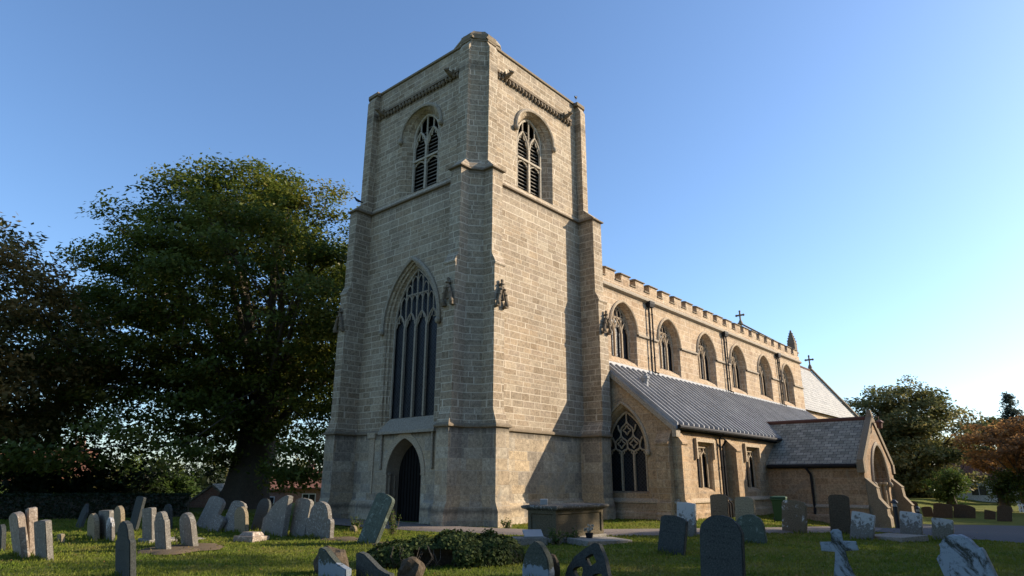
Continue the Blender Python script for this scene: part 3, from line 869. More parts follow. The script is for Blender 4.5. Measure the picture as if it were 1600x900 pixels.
bc.build('battlement_coping', M['coping'], nave_wall)
# rainwater heads and the pairs of thin pipes
for i, (xa, xb) in enumerate(((12.38, 12.98), (21.8, 22.45), (31.2, 32.1))):
    p = MB()
    p.loft([[(xa - .06, YN - .22, 10.3), (xa + .36, YN - .22, 10.3), (xa + .36, YN - .02, 10.3), (xa - .06, YN - .02, 10.3)],
            [(xa - .1, YN - .27, 10.46), (xa + .4, YN - .27, 10.46), (xa + .4, YN - .02, 10.46), (xa - .1, YN - .02, 10.46)],
            [(xa - .1, YN - .27, 10.6), (xa + .4, YN - .27, 10.6), (xa + .4, YN - .02, 10.6), (xa - .1, YN - .02, 10.6)]])
    hp = p.build('rainwater_head', M['lead_pipe'], church)
    for xx, z1 in ((xa, 10.3), (xa + .3, 10.3)):
        p = MB(); bot = 6.8
        p.tube([(xx, YN - .12, z1), (xx, YN - .12, bot + .1), (xx + .12, YN - .25, bot)], .042, 8)
        for z in (7.6, 8.9, 9.9): p.tube([(xx, YN - .12, z), (xx, YN - .12, z + .06)], .06, 8)
        p.build('drainpipe', M['lead_pipe'], church)
# east gable of the nave with cross, and the corner pinnacle
def gable_cross(x, y, z, s=1, parent=None, mat='carved'):
    mb = MB()
    mb.loft([[(x - .2 * s, y - .2 * s, z), (x + .2 * s, y - .2 * s, z), (x + .2 * s, y + .2 * s, z), (x - .2 * s, y + .2 * s, z)], [(x - .1 * s, y - .1 * s, z + .35 * s), (x + .1 * s, y - .1 * s, z + .35 * s), (x + .1 * s, y + .1 * s, z + .35 * s), (x - .1 * s, y + .1 * s, z + .35 * s)]])
    mb.box((x - .07 * s, y - .07 * s, z + .3 * s), (x + .07 * s, y + .07 * s, z + 1.35 * s))
    mb.box((x - .068 * s, y - .38 * s, z + .85 * s), (x + .068 * s, y + .38 * s, z + 1.02 * s))
    for q_ in (-.4, .4): mb.blob((x, y + q_ * s, z + .93 * s), .15 * s, 1)
    mb.blob((x, y, z + 1.38 * s), .13 * s, 1)
    return mb.build('cross', M[mat], parent)
ng = MB(); xg = XN1 - .45; yc = 3.75
ng.loft([[(xg, -.55, 11.2), (xg + .5, -.55, 11.2), (xg + .5, 8.3, 11.2), (xg, 8.3, 11.2)], [(xg, yc - .05, 14.3), (xg + .5, yc - .05, 14.3), (xg + .5, yc + .05, 14.3), (xg, yc + .05, 14.3)]])
gab = ng.build('nave_gable', M['nave'], church)
gc = MB()
for s_ in (-1, 1):
    gc.add([(xg - .08, yc + s_ * 4.35, 11.35), (xg + .58, yc + s_ * 4.35, 11.35), (xg + .58, yc, 14.42), (xg - .08, yc, 14.42), (xg - .08, yc + s_ * 4.35, 11.5), (xg + .58, yc + s_ * 4.35, 11.5), (xg + .58, yc, 14.58), (xg - .08, yc, 14.58)],
           [(0, 1, 2, 3), (4, 5, 6, 7), (0, 3, 7, 4), (1, 2, 6, 5), (0, 1, 5, 4)])
gc.build('gable_coping', M['coping'], gab)
gable_cross(xg + .25, yc, 14.5, .78, gab)
pn = MB(); px_, py_ = XN1 - .35, YN + .3
pn.box((px_ - .28, py_ - .28, 11.2), (px_ + .28, py_ + .28, 12.1))
pn.loft([[(px_ + a * .3, py_ + b * .3, 12.1) for a, b in ((-1, -1), (1, -1), (1, 1), (-1, 1))], [(px_ + a * .26, py_ + b * .26, 12.3) for a, b in ((-1, -1), (1, -1), (1, 1), (-1, 1))], [(px_ + a * .06, py_ + b * .06, 13.15) for a, b in ((-1, -1), (1, -1), (1, 1), (-1, 1))]])
for k in range(4):
    for a, b in ((-1, -1), (1, -1), (1, 1), (-1, 1)): pn.blob((px_ + a * (.25 - k * .05), py_ + b * (.25 - k * .05), 12.38 + k * .2), .06, 1)
pn.blob((px_, py_, 13.2), .09, 1)
pn.build('pinnacle', M['carved'], church)

# ---- chancel
ch = MB(); X0, X1 = XN1, 54.4; ye, ze, zr = -.1, 7.4, 12.6
ch.box((X0, ye, -1), (X1, 7.6, ze)); ch.loft([[(X1 - .5, ye, ze), (X1, ye, ze), (X1, 7.6, ze), (X1 - .5, 7.6, ze)], [(X1 - .5, yc - .02, zr), (X1, yc - .02, zr), (X1, yc + .02, zr), (X1 - .5, yc + .02, zr)]])
chancel = ch.build('chancel_wall', M['nave'], church)
cr = MB()
for s_ in (-1, 1):
    yy = ye - .3 if s_ < 0 else 7.9
    cr.add([(X0, yy, ze - .35), (X1 - .35, yy, ze - .35), (X1 - .35, yc, zr + .05), (X0, yc, zr + .05)], [(0, 1, 2, 3)])
cr.build('chancel_roof', M['slate_pale'], church)
cg = MB()
for s_ in (-1, 1):
    yy = yc + s_ * (yc - ye + .3)
    cg.add([(X1 - .4, yy, ze - .3), (X1 + .1, yy, ze - .3), (X1 + .1, yc, zr + .15), (X1 - .4, yc, zr + .15), (X1 - .4, yy, ze + .05), (X1 + .1, yy, ze + .05), (X1 + .1, yc, zr + .5), (X1 - .4, yc, zr + .5)],
           [(0, 1, 2, 3), (4, 5, 6, 7), (0, 3, 7, 4), (1, 2, 6, 5), (0, 1, 5, 4)])
cgo = cg.build('gable_coping', M['coping'], church)
gable_cross(X1 - .15, yc, zr + .4, .9, cgo)
rt_ = MB(); rt_.tube([(X0, yc, zr + .08), (X1 - .4, yc, zr + .08)], .13, 6); rt_.build('ridge_tiles', M['tile_red'], church)

# ---- south aisle
XA, YA, ZE = 8.1, -3.85, 3.9
def zroof(y): return 6.68 + (y - YN) * (6.68 - ZE) / (YN - YA)
fA = lambda u, v, d: (XA + d, u, v)           # west wall, u = y
fB = off(fS, YA)                                # south wall, u = x
ai = MB()
AW = (-1.42, 1.16, 1.02, 3.0, 4.82)
ai.panel(fA, [(YA, -.8), (-.3, -.8), (-.3, zroof(-.3) - .14), (YA, ZE - .14)], [arch_loop(*AW)], 0)
S1, S2 = (10.9, .82, 1.05, 3.2), (16.3, .84, 1.05, 3.2)
def sq(c, hw, s, h): return [(c - hw, s), (c + hw, s), (c + hw, h), (c - hw, h)]
ai.panel(fB, rect(XA, XN1, -.8, ZE - .1), [sq(*S1), sq(*S2)], 0)
ai.box((XN1 - .3, YA + .01, -1), (XN1, -.6, 5)); ai.box((XA + .6, YA + .6, -1), (XN1 - .5, -.8, -.5))
# plinths
for f, u0, u1 in ((fA, YA - .1, -.7), (fB, XA - .1, 20.0)):
    ai.add([f(u0, -.8, -.2), f(u1, -.8, -.2), f(u0, .22, -.2), f(u1, .22, -.2), f(u0, .32, -.1), f(u1, .32, -.1), f(u0, .66, -.1), f(u1, .66, -.1), f(u0, .8, .004), f(u1, .8, .004)],
           [(0, 1, 3, 2), (2, 3, 5, 4), (4, 5, 7, 6), (6, 7, 9, 8)])
pl_ = MB()
for f, u0, u1 in ((fA, YA - .12, -.7), (fB, XA - .12, 20.0)):
    pl_.add([f(u0, .60, -.09), f(u1, .60, -.09), f(u0, .64, -.17), f(u1, .64, -.17), f(u0, .7, -.17), f(u1, .7, -.17), f(u0, .82, .0), f(u1, .82, .0)], [(0, 1, 3, 2), (2, 3, 5, 4), (4, 5, 7, 6)])
# west window of the aisle: flowing tracery with quatrefoils
c_ = -1.45
def barred_window(name, wallmb, f, outer, inner, d, mid):
    O = arch_loop(*outer); I = arch_loop(*inner); c, hw, sill, spring, apex = inner
    Mi = [(o[0] * .6 + i[0] * .4, o[1] * .6 + i[1] * .4) for o, i in zip(O, I)]; Mj = [(o[0] * .5 + i[0] * .5, o[1] * .5 + i[1] * .5) for o, i in zip(O, I)]
    wallmb.ring(f, O, 0, Mi, .1); wallmb.ring(f, Mi, .1, Mj, .14); wallmb.ring(f, Mj, .14, I, d + .12)
    g = MB(); g.panel(f, arch_loop(c, hw + .05, sill - .05, spring, apex + .05), [], d + .1)
    part = g.build(name, M['glass'], church)
    t_ = MB(); w3 = 2 * hw / 3; h_ = w3 / 2
    bars(t_, f, [arc_pts(c, hw - .02, spring, apex - .02, 10), [(c - hw + .02, sill), (c - hw + .02, spring)], [(c + hw - .02, sill), (c + hw - .02, spring)]], d, .05)
    for q_ in (-h_, h_): t_.prism(rect(c + q_ - .04, c + q_ + .04, sill, 2.62), f, d - .05, d + .06)
    z1, z2, z3 = 2.62, 3.02, 3.58
    pts = []
    for q_ in (-w3, 0, w3):
        for s_ in (-1, 1):
            if abs(q_ + s_ * h_) > hw: pts.append(scurve((c + q_ + s_ * h_ * .95, z1 - .05), (c + q_, z2), -.05 * s_)); continue
            pts.append(scurve((c + q_ + s_ * h_, z1), (c + q_, z2), -.06 * s_))
    for q_ in (-h_, h_):
        for s_ in (-1, 1): pts.append(scurve((c + q_ + s_ * h_, z2), (c + q_, z3), -.06 * s_))
    for s_ in (-1, 1):
        pts.append(scurve((c + s_ * h_, z3), (c, 4.18), -.06 * s_)); pts.append([(c + s_ * w3, z2), (c + s_ * (w3 + .05), 3.2), (c + s_ * .76, 3.38)])
        pts.append([(c + s_ * h_, z3), (c + s_ * .42, 3.72), (c + s_ * .46, 3.92)])
    pts.append([(c, 4.18), (c, 4.45)])
    bars(t_, f, pts, d, .04)
    for (u, v, r) in ((c - h_, 3.1, .2), (c + h_, 3.1, .2), (c, 3.68, .2)):
        L_ = foil(u, v, r, 4, .42, 32); bars(t_, f, [L_ + L_[:2]], d + .01, .034)
    for q_ in (-w3, 0, w3):
        A_ = cusped(c + q_, h_ - .03, 2.3, 2.55, 2.9, .3, 8)[2:]; bars(t_, f, [A_], d + .01, .028)
    t_.build('tracery', M['trim'], part)
    hood(f, outer[0], outer[1] + .01, 2.75, outer[4], .11, -.1, mat='trim', parent=part)
barred_window('aisle_window', ai, fA, AW, (c_, .93, 1.1, 2.95, 4.5), .3, .4)
def square_window(c, hw, s, h):
    d = .2
    O = sq(c, hw, s, h); Mi = sq(c, hw - .1, s + .1, h - .12); Mj = sq(c, hw - .12, s + .12, h - .14); I = sq(c, hw - .2, s + .2, h - .2)
    for A_, a, B_, b in ((O, 0, Mi, .07), (Mi, .07, Mj, .1), (Mj, .1, I, d + .06)): ai.ring(fB, A_, a, B_, b)
    g = MB(); g.panel(fB, sq(c, hw - .19, s + .18, h - .18), [], d + .1)
    part = g.build('aisle_window', M['glass'], church)
    tr = MB(); iw = hw - .2; z0, z1 = s + .2, h - .2; q2 = iw / 2
    bars(tr, fB, [[(c - iw + .02, z0), (c - iw + .02, z1), ], [(c + iw - .02, z0), (c + iw - .02, z1)], [(c - iw, z1 - .02), (c + iw, z1 - .02)]], d, .045)
    tr.prism(rect(c - .04, c + .04, z0, z1 - .42), fB, d - .05, d + .05)
    for s_ in (-1, 1):
        for r_ in (-1, 1): bars(tr, fB, [scurve((c + s_ * q2 + r_ * q2 * .95, z1 - .5), (c + s_ * q2, z1 - .08), -.05 * r_)], d, .036)
        bars(tr, fB, [cusped(c + s_ * q2, q2 - .05, z1 - .9, z1 - .52, z1 - .22, .3, 6)[2:]], d + .01, .024)
    L_ = foil(c, z1 - .2, .12, 4, .4, 20); bars(tr, fB, [L_ + L_[:2]], d + .01, .026)
    tr.build('tracery', M['trim'], part)
    hm = MB(); W_ = hw + .12
    for (a, b) in (((c - W_, h - .02), (c + W_, h + .13)), ((c - W_, h - .75), (c - W_ + .12, h - .021)), ((c + W_ - .12, h - .75), (c + W_, h - .021))):
        hm.prism([(a[0], a[1]), (b[0], a[1]), (b[0], b[1]), (a[0], b[1])], fB, -.12, .02)
    hm.build('hood_mould', M['trim'], part)
square_window(*S1); square_window(*S2)
aisle_wall = ai.build('aisle_wall', M['aisle'], church)
pl_.build('plinth_moulding', M['trim'], aisle_wall)
# buttresses of the aisle
def buttress(f, u0, u1, z1, p, z0=-.7, step=None, mat='aisle', slope=.62):
    mb = MB()
    prof = [(0.05, z0), (-p - .2, z0), (-p - .2, .22), (-p - .1, .32), (-p - .1, .66), (-p, .8)]
    if step: prof += [(-p, step), (-p + .18, step + .3)]; pp = p - .18
    else: pp = p
    prof += [(-pp, z1 - slope), (-pp - .05, z1 - slope - .02), (-pp - .05, z1 - slope + .05), (0.05, z1)]
    mb.loft([[f(u0, z, d) for d, z in prof], [f(u1, z, d) for d, z in prof]])
    return mb.build('buttress', M[mat], church)
buttress(fA, -3.78, -3.15, 3.62, .36)
buttress(fB, 8.12, 8.7, 3.62, .32)
buttress(fB, 13.2, 13.78, 3.5, .5)
buttress(fB, 26.5, 27.1, 3.5, .5)
# standing seam lead roof
ar = MB()
def rp(x, y, h): return (x, y, zroof(y) + h)
xw = XA - .14; yE = YA - .24
ar.loft([[rp(xw, yE, -.1), rp(XN1, yE, -.1), rp(XN1, YN + .02, -.1), rp(xw, YN + .02, -.1)], [rp(xw, yE, 0), rp(XN1, yE, 0), rp(XN1, YN + .02, 0), rp(xw, YN + .02, 0)]])
x = xw + .12
while x < XN1:
    ar.loft([[rp(x - .055, yE - .01, 0), rp(x + .06, yE - .01, 0), rp(x + .04, yE - .01, .2), rp(x - .04, yE - .01, .2)],
             [rp(x - .06, YN - .05, 0), rp(x + .06, YN - .05, 0), rp(x + .04, YN - .05, .2), rp(x - .04, YN - .05, .2)]])
    x += .5
aisle_roof = ar.build('aisle_roof', M['lead'], church)
fl = MB(); fl.add([(xw, YN - .02, 6.66), (XN1, YN - .02, 6.66), (XN1, YN - .02, 6.92), (xw, YN - .02, 6.92), (xw, YN - .2, 6.60), (XN1, YN - .2, 6.60)], [(0, 1, 2, 3), (0, 1, 5, 4)])
fl.build('flashing', M['vent'], aisle_roof)
vg = MB(); vg.loft([[rp(XA - .16, yE + .05, -.32), rp(XA + .02, yE + .05, -.32), rp(XA + .02, yE + .05, -.1), rp(XA - .16, yE + .05, -.1)], [rp(XA - .16, YN, -.32), rp(XA + .02, YN, -.32), rp(XA + .02, YN, -.1), rp(XA - .16, YN, -.1)]])
vg.box((XA - .17, YA - .22, ZE - .62), (XA + .2, YA - .02, ZE - .2))
vg.build('verge', M['trim_grey'], aisle_roof)
vp = MB(); zz = zroof(-1.75)
vp.lathe((9.75, -1.75, zz), [(.13, -.1), (.13, .28), (.16, .3), (.16, .36), (.2, .42), (.2, .52), (.12, .56), (.12, .62), (.02, .64)], 12)
vp.build('vent_pipe', M['vent'], aisle_roof)
gu = MB(); gu.tube([(XA - .05, yE - .07, ZE - .2), (20.4, yE - .07, ZE - .2)], .085, 8); gu.box((XA + .1, YA - .1, ZE - .36), (20.3, YA - .003, ZE - .22))
gu.build('gutter', M['lead_pipe'], church)
for xx, zt in ((12.42, ZE - .25), (12.72, 3.35)):
    dp = MB(); dp.tube([(xx, yE - .05, zt), (xx, YA - .1, zt - .25), (xx, YA - .1, .75), (xx, YA - .3, .55), (xx, YA - .3, -.1)], .05, 8)
    for z in (.9, 2.1, 3.0): dp.tube([(xx, YA - .1, z), (xx, YA - .1, z + .07)], .07, 8)
    dp.build('drainpipe', M['lead_pipe'], church)

# ---- south porch
PX0, PX1, PY, PE, PR = 18.3, 24.3, -8.45, 2.42, 4.62
PC = (PX0 + PX1) / 2
po = MB()
po.box((PX0, PY + .5, -1.2), (PX0 + .45, YA, PE)); po.box((PX1 - .45, PY + .5, -1.2), (PX1, YA, PE))
fP = off(fS, PY)
PO = (PC, 1.55, -1.2, 1.5, 3.35)
po.panel(fP, [(PX0, -1.2), (PX1, -1.2), (PX1, PE - .25), (PC, PR + .12), (PX0, PE - .25)], [arch_loop(*PO)], 0)
po.panel(fP, [(PX0, -1.2), (PX1, -1.2), (PX1, PE - .25), (PC, PR + .12), (PX0, PE - .25)], [arch_loop(PC, 1.1, -1.2, 1.45, 3.0)], .5)
Om, Im = arch_loop(*PO), arch_loop(PC, 1.1, -1.2, 1.45, 3.0)
def lerp(k): return [(o[0] * (1 - k) + i[0] * k, o[1] * (1 - k) + i[1] * k) for o, i in zip(Om, Im)]
for a, da, b, db in ((0, 0, .3, .12), (.3, .12, .36, .2), (.36, .2, .7, .32), (.7, .32, .76, .4), (.76, .4, 1, .5)): po.ring(fP, lerp(a), da, lerp(b), db)
po.add([fP(PX0, -1.2, 0), fP(PX0, PE - .25, 0), fP(PX0, PE - .25, .5), fP(PX0, -1.2, .5)], [(0, 1, 2, 3)])
po.add([fP(PX1, -1.2, 0), fP(PX1, PE - .25, 0), fP(PX1, PE - .25, .5), fP(PX1, -1.2, .5)], [(0, 1, 2, 3)])
# west plinth of the porch
fQ = lambda u, v, d: (PX0 + d, u, v)
po.add([fQ(PY, -1.2, -.18), fQ(YA, -1.2, -.18), fQ(PY, -.1, -.18), fQ(YA, -.1, -.18), fQ(PY, .0, -.08), fQ(YA, .0, -.08), fQ(PY, .3, -.08), fQ(YA, .3, -.08), fQ(PY, .42, .004), fQ(YA, .42, .004)],
       [(0, 1, 3, 2), (2, 3, 5, 4), (4, 5, 7, 6), (6, 7, 9, 8)])
porch_wall = po.build('porch_wall', M['porch'], church)
pm = MB()
pm.add([fQ(PY, .28, -.07), fQ(YA, .28, -.07), fQ(PY, .31, -.14), fQ(YA, .31, -.14), fQ(PY, .36, -.14), fQ(YA, .36, -.14), fQ(PY, .46, 0), fQ(YA, .46, 0)], [(0, 1, 3, 2), (2, 3, 5, 4), (4, 5, 7, 6)])
pm.build('plinth_moulding', M['trim_grey'], porch_wall)
bk = MB(); bk.panel(fP, arch_loop(PC, 1.12, -.55, 1.45, 3.0), [], 3.6); bk.build('inner_door', M['door'], church)
hood(fP, PC, 1.56, 1.45, 3.35, .15, -.12, mat='trim_grey', parent=porch_wall)
for s_ in (-1, 1):
    sh = MB()
    for q_, dd in ((1.36, .16), (1.18, .36)):
        u = PC + s_ * q_
        sh.tube([fP(u, -.1, dd), fP(u, 1.3, dd)], .085, 10); sh.lathe(fP(u, 1.28, dd), [(.09, 0), (.17, .14), (.17, .22), (.02, .23)], 10); sh.lathe(fP(u, -.55, dd), [(.19, 0), (.19, .3), (.1, .48)], 10)
    sh.build('porch_shafts', M['trim'], porch_wall)
pr_ = MB()
sl_p = (PR - PE) / (PC - PX0)
for s_ in (-1, 1):
    xe = PX0 - .18 if s_ < 0 else PX1 + .18
    ze_ = PE - .18 * sl_p
    for dz in (0, .08):
        pr_.add([(xe, PY + .16, ze_ + dz), (xe, YA + 2.2, ze_ + dz), (PC, YA + 2.2, PR + dz), (PC, PY + .16, PR + dz)], [(0, 1, 2, 3)])
    pr_.add([(xe, PY + .16, ze_), (xe, YA + 2.2, ze_), (xe, YA + 2.2, ze_ + .08), (xe, PY + .16, ze_ + .08)], [(0, 1, 2, 3)])
porch_roof = pr_.build('porch_roof', M['slate'], church)
rt2_ = MB(); rt2_.tube([(PC, PY + .2, PR + .1), (PC, YA + 1.4, PR + .1)], .12, 6); rt2_.build('ridge_tiles', M['tile_red'], porch_roof)
pg = MB()
for s_ in (-1, 1):
    xe = PC + s_ * (PC - PX0 + .12); ze_ = PE - .12 * sl_p
    pg.add([(xe, PY - .07, ze_ - .1), (xe, PY + .22, ze_ - .1), (PC, PY + .22, PR - .05), (PC, PY - .07, PR - .05), (xe, PY - .07, ze_ + .22), (xe, PY + .22, ze_ + .22), (PC, PY + .22, PR + .3), (PC, PY - .07, PR + .3)],
           [(0, 1, 2, 3), (4, 5, 6, 7), (0, 3, 7, 4), (1, 2, 6, 5), (0, 1, 5, 4)])
    x0_, x1_ = sorted((xe - s_ * .25, xe + s_ * .1)); pg.box((x0_, PY - .09, PE - .48), (x1_, PY + .24, PE - .0))
pg.loft([[(PC - .2, PY - .1, PR + .15), (PC + .2, PY - .1, PR + .15), (PC + .2, PY + .2, PR + .15), (PC - .2, PY + .2, PR + .15)], [(PC - .12, PY - .02, PR + .52), (PC + .12, PY - .02, PR + .52), (PC + .12, PY + .14, PR + .52), (PC - .12, PY + .14, PR + .52)]])
pg.build('gable_coping', M['coping'], porch_wall)
bt = lambda z: z
def porch_buttress(x0, x1):
    mb = MB(); p = [(.05, -1.2), (-.82, -1.2), (-.82, -.12), (-.74, .02), (-.74, .30), (-.80, .34), (-.46, .78), (-.42, 1.22), (-.46, 1.25), (.05, 1.75)]
    mb.loft([[fP(x0, z, d) for d, z in p], [fP(x1, z, d) for d, z in p]])
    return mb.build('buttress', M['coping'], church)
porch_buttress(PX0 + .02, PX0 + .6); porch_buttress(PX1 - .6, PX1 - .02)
gu = MB(); gu.tube([(PX0 - .24, PY + .26, PE - .14), (PX0 - .24, YA - .1, PE - .14)], .09, 8); gu.box((PX0 - .16, PY + .27, PE - .26), (PX0 - .003, YA - .05, PE - .1)); gu.build('gutter', M['lead_pipe'], church)
dp = MB(); yy = -5.9; dp.tube([(PX0 - .22, yy + .12, PE - .2), (PX0 - .22, yy, PE - .3), (PX0 - .1, yy - .12, PE - .55), (PX0 - .1, yy - .12, .3), (PX0 - .2, yy - .12, .0)], .06, 8); dp.build('drainpipe', M['lead_pipe'], church)
ln = MB(); lx, ly, lz = PC, PY - .35, PR - .35
ln.tube([(lx, PY, lz + .55), (lx, ly, lz + .5), (lx, ly, lz + .38)], .02, 6)
ln.lathe((lx, ly, lz - .1), [(.02, 0), (.13, .02), (.16, .3), (.24, .31), (.12, .42), (.02, .46)], 8)
ln.build('lantern', M['lantern'], church)

# ------------------------------------------------------------------ headstones
def outline(pr, w, h):
    a = w / 2; b = -.35
    arc = lambda cx, cz, rx, rz, t0, t1, n: [(cx + rx * math.cos(R(t0 + (t1 - t0) * i / n)), cz + rz * math.sin(R(t0 + (t1 - t0) * i / n))) for i in range(n + 1)]
    if pr == 'flat': top = [(a, h - .03), (a - .02, h - .008), (0, h), (-a + .02, h - .012), (-a, h - .035)]
    elif pr == 'round': top = arc(0, h - a * .82, a, a * .82, 0, 180, 16)
    elif pr == 'seg': top = [(a, h - w * .16)] + arc(0, h - w * .13, a * .97, w * .13, 4, 176, 12) + [(-a, h - w * .16)]
    elif pr == 'shoulder': top = [(a, h - w * .42), (a * .93, h - w * .36), (a * .78, h - w * .34), (a * .74, h - w * .26)] + arc(0, h - w * .24, a * .7, w * .24, 8, 172, 12) + [(-a * .74, h - w * .26), (-a * .78, h - w * .34), (-a * .93, h - w * .36), (-a, h - w * .42)]
    elif pr == 'ogee': top = [(a, h - w * .5), (a * .8, h - w * .45), (a * .5, h - w * .33), (a * .1, h - w * .17), (-a * .4, h - w * .06), (-a * .8, h), (-a, h - w * .02)]
    elif pr == 'ogeel': top = [(a, h - w * .02), (a * .82, h), (a * .5, h - w * .04), (a * .1, h - w * .16), (-a * .35, h - w * .29), (-a * .75, h - w * .36), (-a, h - w * .38)]
    elif pr == 'gothic': top = arc(-a * .7, h - w * .72, a * 1.7, w * .86, 0, 62, 8) + arc(a * .7, h - w * .72, a * 1.7, w * .86, 118, 180, 8)
    else: top = [(a, h - w * .4), (a * .6, h - w * .1), (a * .2, h), (-a * .5, h - w * .3), (-a, h - w * .45)]
    return [(-a, b), (a, b)] + top
def solid(name, poly, t, mat, bev=.014, jitter=0, axis='x', holes=()):
    """outline (y,z) given a thickness along x, arrises worn round"""
    bm = bmesh.new()
    rr = random.Random(len(poly) + int(poly[2][1] * 1000))
    P = [(y + rr.uniform(-jitter, jitter), z + rr.uniform(-jitter, jitter)) for y, z in poly]
    f = [bm.verts.new((-t / 2, y, z)) for y, z in P]
    k = [bm.verts.new((t / 2, y, z)) for y, z in P]
    n = len(P)
    bm.faces.new(f); bm.faces.new(k[::-1])
    for i in range(n): bm.faces.new((f[i], k[i], k[(i + 1) % n], f[(i + 1) % n]))
    bmesh.ops.recalc_face_normals(bm, faces=bm.faces)
    ed = [e for e in bm.edges if abs(e.verts[0].co.x - e.verts[1].co.x) < 1e-6]
    bmesh.ops.bevel(bm, geom=ed, offset=bev, segments=2, affect='EDGES', clamp_overlap=True)
    me = bpy.data.meshes.new(name); bm.to_mesh(me); bm.free(); uvs(me)
    me.materials.append(mat)
    o = bpy.data.objects.new(name, me); SC.collection.objects.link(o)
    return o
HMAT = dict(slate='hslate')
